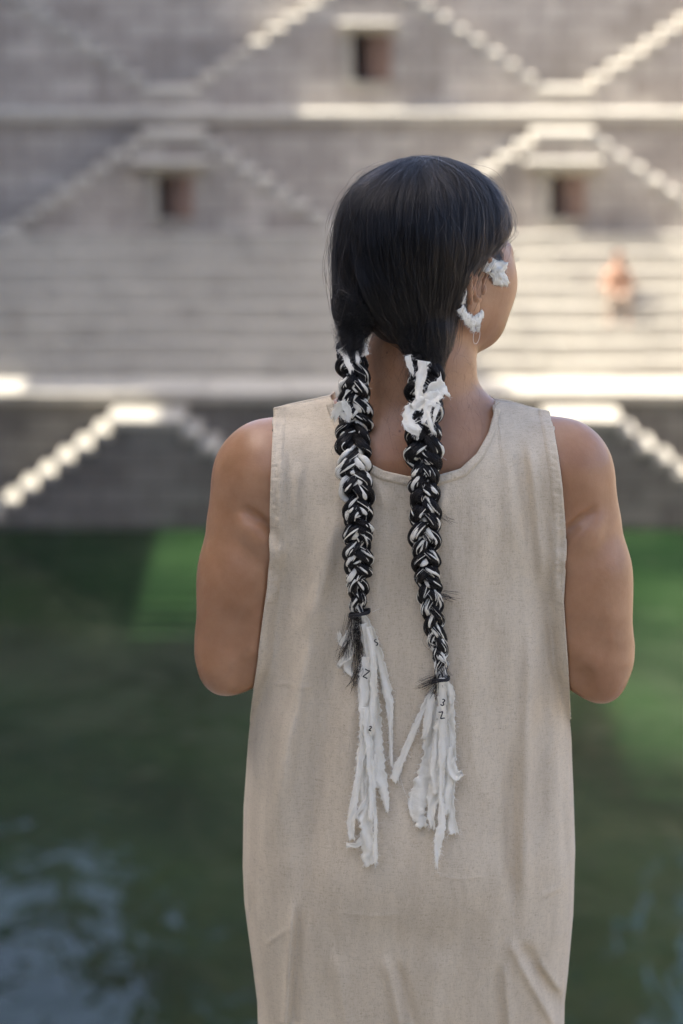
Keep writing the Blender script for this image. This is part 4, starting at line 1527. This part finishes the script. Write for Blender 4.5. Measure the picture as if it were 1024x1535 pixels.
for i, (pts, w_, lf_, fo) in enumerate(TL):
    ribbon(pts, w_, BL, 300 + i, lf_, fo)
TR = [
    ([(662, 1016), (663, 1050), (661, 1078), (657, 1110), (651, 1155), (655, 1190)], [13, 14, 14, 16, 16, 12], .010, .6),
    ([(656, 1022), (641, 1046), (623, 1088), (606, 1130), (589, 1170)], [8, 8, 9, 12, 15], .004, .3),
    ([(650, 1050), (646, 1095), (643, 1135), (634, 1180), (624, 1215), (633, 1240)], [12, 17, 20, 28, 30, 16], .003, .6),
    ([(658, 1075), (656, 1140), (650, 1190), (646, 1225), (650, 1243)], [13, 18, 20, 17, 6], .006, .7),
    ([(664, 1070), (663, 1140), (661, 1195), (662, 1235), (656, 1268), (654, 1301)], [12, 12, 9, 8, 14, 3], .012, .4),
    ([(670, 1024), (675, 1060), (678, 1110), (680, 1150), (675, 1200), (677, 1235), (681, 1250)], [9, 11, 10, 10, 10, 10, 17], .005, .4),
    ([(672, 1120), (676, 1150), (684, 1164), (693, 1160)], [9, 12, 15, 11], .010, .4),
    ([(667, 1085), (671, 1140), (671, 1200), (669, 1222)], [12, 15, 13, 8], .008, .7),
    ([(668, 1020), (676, 1040), (677, 1056)], [10, 13, 5], .007, .4),
    ([(648, 1040), (642, 1075), (636, 1108)], [10, 13, 8], .007, .5),
]
for i, (pts, w_, lf_, fo) in enumerate(TR):
    ribbon(pts, w_, BR_, 400 + i, lf_, fo)


def depth_on(line_px, C, x, y_):
    i = int(np.argmin(np.abs(line_px[:, 1] - y_)))
    return C[i, 1]


def knot(pts, w_, parent, lp, C, seed, out=.014, fold=.6):
    d = [depth_on(lp, C, a, b) - out for a, b in pts]
    ribbon(pts, w_, parent, seed, .002, fold, 1.2, depth=d)


# cloth ends knotted into the braids near the nape
for i, (pts, w_) in enumerate([([(535, 478), (541, 505), (548, 534)], [5, 10, 12]), ([(507, 527), (520, 522), (530, 515), (531, 506)], [5, 10, 12, 8]),
                               ([(513, 524), (520, 540), (528, 556)], [9, 10, 6]), ([(533, 512), (535, 530), (537, 545)], [8, 7, 4]),
                               ([(515, 602), (506, 614), (499, 628)], [9, 14, 7]), ([(514, 600), (522, 615), (524, 628)], [8, 12, 10]), ([(511, 618), (518, 626), (525, 630)], [7, 8, 6])]):
    knot(pts, w_, BL, LL_, CL_, 500 + i)
for i, (pts, w_) in enumerate([([(611, 533), (615, 548), (619, 562)], [9, 9, 4]), ([(635, 541), (632, 560), (628, 580), (630, 600)], [18, 15, 13, 12]),
                               ([(660, 590), (645, 600), (632, 604), (618, 612)], [14, 24, 20, 14]), ([(636, 596), (650, 586), (668, 578)], [10, 22, 32]),
                               ([(618, 606), (610, 622), (614, 640), (630, 648)], [12, 16, 18, 14]), ([(645, 600), (640, 618), (634, 634)], [14, 10, 6]),
                               ([(640, 615), (645, 635), (650, 650)], [6, 7, 5]), ([(657, 606), (652, 622), (650, 634)], [8, 6, 3])]):
    knot(pts, w_, BR_, LR_, CR_, 520 + i, .016)


# dark cords at the ends, printed marks on the strips, torn hair ends
def ring(px, py, rad_px, parent, tilt=0.0, y=None, turns=2):
    y = y if y is not None else float(dress_y(W(px, py, 0)[0], W(px, py, 0)[2])) - .011
    c = W(px, py, y); rr = rad_px / 1250
    for q in range(turns):
        a = np.linspace(0, 2 * math.pi, 33)
        P = c + np.stack([rr * np.cos(a), rr * .75 * np.sin(a), (q - .5) * .0022 + tilt * rr * np.cos(a) + .0006 * np.sin(3 * a + q)], axis=1)
        tube('hair_cord', P, .0012, M_THREAD, parent, 6)


ring(539, 919, 15, BL, .25)
ring(661, 1018, 12, BR_, .15)


def ink(glyph, px, py, h, parent, out=.0145, tilt=0):
    """a printed character on a cloth strip: a thin line of ink in the strip's surface"""
    shapes = {'3': [(-.45, -.8), (0, -1), (.45, -.7), (.1, -.1), (-.1, 0), (.1, .05), (.55, .5), (.1, 1), (-.5, .75)],
              '2': [(-.5, -.6), (0, -1), (.5, -.65), (.2, 0), (-.45, .9), (-.2, .85), (.6, .85)],
              'Z': [(-.55, -.9), (0, -.75), (.55, -.85), (.05, 0), (-.5, .85), (0, .8), (.6, .9)],
              's': [(.5, -.8), (0, -1), (-.4, -.6), (0, 0), (.4, .5), (0, 1), (-.5, .8)]}
    g = resample([(px + a * h * .5, py + b * h * .5) for a, b in shapes[glyph]], 30)
    for _ in range(2):
        g[1:-1] = .25 * g[:-2] + .5 * g[1:-1] + .25 * g[2:]
    ca, sa = math.cos(R(tilt)), math.sin(R(tilt))
    g = np.array([px, py]) + (g - np.array([px, py])) @ np.array([[ca, sa], [-sa, ca]])
    q = W(px, py, 0); y = float(dress_y(q[0], q[2])) - out
    tube('printed_mark', np.array([W(a, b, y) for a, b in g]), .0007, M_THREAD, parent, 6, .4)


ink('3', 664, 1053, 10, BR_, .0165, 18); ink('Z', 662, 1072, 12, BR_, .0170, -14)
ink('Z', 549, 1010, 14, BL, .0165, 20); ink('s', 564, 963, 9, BL, .0135, -25); ink('2', 555, 1092, 7, BL, .0165, 12); None
tuft = []
r = np.random.default_rng(88)
for (x0, y0, dx, dy, N_, sp) in ((528, 925, -6, 62, 60, 8), (535, 925, 6, 85, 75, 7), (520, 960, -8, 30, 40, 4), (540, 1000, -14, 38, 40, 5), (655, 1018, -26, 12, 50, 5), (658, 1016, -8, 30, 60, 5), (664, 1000, 6, 22, 40, 5), (661, 892, 24, 8, 26, 4), (655, 770, 20, 14, 12, 6)):
    for _ in range(N_):
        t = np.linspace(0, 1, 16)
        f = r.uniform(.5, 1.1)
        px = x0 + r.normal(0, sp * .5) + dx * t * f + r.normal(0, sp) * t ** 1.5 + r.normal(0, 2) * np.sin(t * 5)
        py = y0 + r.normal(0, 3) + dy * t * f + r.normal(0, sp * .4) * t
        q = np.array([W(a, b, 0) for a, b in zip(px, py)])
        y = dress_y(q[:, 0], q[:, 2]) - r.uniform(.003, .013)
        tuft.append(np.array([W(a, b, c_) for a, b, c_ in zip(px, py, y)]))
strands('hair_end', np.array(tuft), .00016, M_HAIR, BL)

# frayed threads along every torn edge
fr = []
r = np.random.default_rng(66)
for (p, rad) in FRAY:
    for _ in range(4):
        t = np.linspace(0, 1, 6)[:, None]
        d = r.normal(0, 1, 3) * np.array([1, .5, .7]); d[1] = -abs(d[1]); d /= np.linalg.norm(d)
        ln = abs(r.normal(0, .0022)) + .0008
        c2 = r.normal(0, 1, 3) * .0009
        fr.append(p + d * (rad * .8 + ln * t) + c2 * t * t - np.array([0, 0, .001]) * t * t)
k = NT('cotton thread'); M_FRAY = k.set(Base_Color=(.78, .76, .70), Roughness=.9, Specular_IOR_Level=.1)
strands('frayed_thread', np.array(fr), .00011, M_FRAY, BR_)
# a few long single threads
lt = []
for pts in ([(598, 1160), (606, 1185), (620, 1215)], [(676, 1085), (683, 1105), (680, 1112)], [(678, 1190), (683, 1198), (687, 1202)], [(558, 918), (563, 915), (571, 912)], [(529, 930), (522, 905), (530, 912)]):
    g = resample(pts, 16)
    q = np.array([W(a, b, 0) for a, b in g])
    lt.append(np.array([W(a, b, y - .003) for (a, b), y in zip(g, dress_y(q[:, 0], q[:, 2]))]))
strands('cotton_thread', np.array(lt), .00016, M_FRAY, BR_)

# ------------------------------------------------------------------ torn cloth worn at the ear
ear_piece = empty('ear_ornament', tuple(EAR0), parent=person)
ear_piece.matrix_parent_inverse = world_of(person).inverted()
ear_piece['label'] = 'torn white cloth ear ornament with frayed edges'
FRAY2 = []


def first_hit(px, py):
    """depth at which the head is met behind this pixel"""
    for y in np.arange(-.02, .25, .0015):
        q = W(px, py, y)
        if B.sample(q[None])[0] < 0:
            return y
    return .12


def patch(poly, seed, lift=.004, bulge=.004, name='cloth_scrap'):
    """a torn scrap of cloth with a ragged outline lying on the cheek"""
    r = np.random.default_rng(seed)
    P = np.array(poly, float)
    c = P.mean(axis=0)
    ring_ = resample(np.vstack([P, P[:1]]), 61)[:-1]
    nrm = ring_ - c
    ring_ = ring_ + nrm / (np.linalg.norm(nrm, axis=1, keepdims=True) + 1e-9) * (r.normal(0, .8, 60))[:, None]
    rings = []
    for q in np.linspace(0.02, 1, 9):
        rings.append(c + (ring_ - c) * q)
    rings = np.array(rings)
    y = np.array([[first_hit(a, b) for a, b in rg[::6]] for rg in rings[::4]])
    ym = float(np.median(y))
    ys = np.clip(np.array([[np.interp(i, np.arange(0, 61, 6), np.append(y[min(k_ // 4, 2)], y[min(k_ // 4, 2)][0])) for i in range(60)] for k_ in range(9)]), ym - .012, ym + .012)
    wr = .0006 * vnoise(rings[..., 0], rings[..., 1], 5, 6, seed) + .0006 * vnoise(rings[..., 0], rings[..., 1], 11, 9, seed + 1)
    V = np.array([[W(a, b, d) for (a, b), d in zip(rg, dd)] for rg, dd in zip(rings, ys - lift + wr - bulge * (1 - np.linspace(0.02, 1, 9)[:, None] ** 2))])
    o = link_mesh(name, grid_mesh(name, V, closed_u=True), M_CLOTH, ear_piece, smooth=True)
    so = o.modifiers.new('thickness', 'SOLIDIFY'); so.thickness = .0005
    for p in V[-1]:
        FRAY2.append((p, .0003))


Z2 = lambda a, b: (640 + a / 6.4, 340 + b / 6.4)
patch([Z2(*p) for p in ((560, 345), (620, 298), (700, 325), (770, 345), (768, 395), (738, 432), (762, 470), (785, 525), (772, 572), (700, 562), (640, 566), (632, 500), (600, 455), (545, 430), (500, 425))], 41)


def ear_strip(fu, w_, seed, n_out=.004, turn=1.0):
    """a crumpled strip that runs round the rim of the ear; fu: (f, u, n) points in the ear's own frame"""
    r = np.random.default_rng(seed)
    g = resample(fu, 40)
    C = np.array([E(*q) for q in g])
    T = np.gradient(C, axis=0); T /= np.linalg.norm(T, axis=1, keepdims=True)
    A = np.cross(T, eN); A /= np.linalg.norm(A, axis=1, keepdims=True)
    wv = np.interp(np.linspace(0, 1, 40), np.linspace(0, 1, len(w_)), w_) * .001
    P = np.zeros((40, 9, 3))
    for j, uu in enumerate(np.linspace(-.5, .5, 9)):
        ww = wv * (1 + .34 * smooth_noise1(40, 1.5, r))
        P[:, j] = C + A * (uu * ww)[:, None] + eN * (n_out * (1 - (2 * uu) ** 2) + .0006 * smooth_noise1(40, 2.5, r))[:, None]
        if j in (0, 8):
            for i in range(40):
                FRAY2.append((P[i, j], .0003))
    o = link_mesh('cloth_strip', grid_mesh('cloth_strip', P), M_CLOTH, ear_piece, smooth=True)
    so = o.modifiers.new('thickness', 'SOLIDIFY'); so.thickness = .0005


ear_strip([(.018, .036, .004), (.004, .0385, .004), (-.010, .035, .004), (-.020, .024, .004), (-.0228, .008, .003), (-.0212, -.010, .003), (-.018, -.024, .003)], [10, 6, 4.5, 4, 4, 5, 9], 51, .0010)
ear_strip([(-.024, -.028, .003), (-.016, -.036, .005), (-.004, -.041, .006), (.008, -.037, .006), (.015, -.028, .005)], [12, 13, 12, 13, 10], 52, .0022)
ear_strip([(-.004, -.038, .006), (-.001, -.046, .006), (.004, -.049, .006)], [9, 8, 3], 53, .002)
ear_strip([(.006, -.038, .006), (.011, -.043, .006), (.010, -.049, .006)], [7, 6, 3], 54, .002)
fr = []
r = np.random.default_rng(67)
for (p, rad) in FRAY2:
    for _ in range(6):
        t = np.linspace(0, 1, 6)[:, None]
        d = r.normal(0, 1, 3); d[1] = -abs(d[1]) * .7; d /= np.linalg.norm(d)
        fr.append(p + d * ((abs(r.normal(0, .0018)) + .0006) * t) + r.normal(0, .0006, 3) * t * t)
strands('frayed_thread', np.array(fr), .00007, M_FRAY, ear_piece)
a = np.linspace(0, 2 * math.pi, 40)
tube('thread_loop', np.array([E(.006 + .0058 * math.sin(q), -.0535 - .0085 * math.cos(q), .010) for q in a]), .00022, M_FRAY, ear_piece, 6)

# ------------------------------------------------------------------ the person sitting far off on the broad steps
sp = empty('person', tuple(U(925, 480, Y1B + 3 * RUN)), 'distant person in an orange top sitting on the sunlit broad steps', 'person')
zs = ZL1 + 4 * RISE; ys = Y1B + 4 * RUN
base = U(925, 480, ys - .05); bx = base[0]
F2 = Field((bx - .45, ys - .85, zs - .55), (bx + .45, ys + .35, zs + 1.0), .02)
hipc = np.array([bx, ys + .02, zs + .11])
F2.cone(hipc + [-.05, 0, 0], hipc + [.05, 0, 0], .12, .12, .05)
F2.cone(hipc + [0, 0, .05], hipc + [0, -.05, .42], .14, .15, .06)
F2.cone(hipc + [-.13, -.05, .42], hipc + [.13, -.05, .42], .065, .065, .05)
F2.cone(hipc + [0, -.06, .45], hipc + [0, -.08, .58], .05, .05, .03)
F2.ell(hipc + [0, -.10, .68], (.078, .095, .112), .02)
for q in (-1, 1):
    kn = hipc + [q * .13, -.42, .08]
    F2.cone(hipc + [q * .08, -.02, -.01], kn, .085, .062, .04)
    F2.cone(kn, kn + [q * .01, .02, -.42], .058, .040, .03)
    F2.cone(kn + [q * .01, .02, -.44], kn + [q * .02, -.14, -.46], .04, .035, .03)
    el2 = hipc + [q * .23, -.12, .20]
    F2.cone(hipc + [q * .17, -.05, .41], el2, .048, .04, .03)
    F2.cone(el2, kn + [-q * .02, .06, .10], .038, .03, .03)
    for f in range(4):
        F2.cone(kn + [-q * .02, .06, .10], kn + [-q * .03 + (f - 1.5) * .02, -.02, .09], .02, .012, .01)
v2, q2 = F2.mesh(1)
k = NT('distant skin'); m_s = k.set(Base_Color=(.30, .16, .10), Roughness=.6)
k = NT('orange cloth'); m_o = k.set(Base_Color=(.36, .22, .15), Roughness=.9)
k = NT('tan trousers'); m_t = k.set(Base_Color=(.36, .28, .22), Roughness=.9)
ob = link_mesh('body', quads('body', v2, q2), [m_s, m_o, m_t], sp, smooth=True)
ctr = np.zeros(len(ob.data.polygons) * 3, np.float32); ob.data.polygons.foreach_get('center', ctr); ctr = ctr.reshape(-1, 3) - hipc
mi = np.where((ctr[:, 2] > .06) & (ctr[:, 2] < .50) & (ctr[:, 1] > -.24), 1, np.where((ctr[:, 2] <= .18) & (ctr[:, 2] > -.36), 2, 0)).astype(np.int32)
ob.data.polygons.foreach_set('material_index', mi)
F3 = Field(hipc + [-.14, -.24, .55], hipc + [.14, .06, .85], .012)
F3.ell(hipc + [0, -.085, .70], (.085, .098, .105), 0)
F3.cone(hipc + [0, -.20, .64], hipc + [0, -.20, .72], .07, .07, .01, 'sub')
v3, q3 = F3.mesh(1)
link_mesh('hair', quads('hair', v3, q3), M_HAIRCORE, sp, smooth=True)
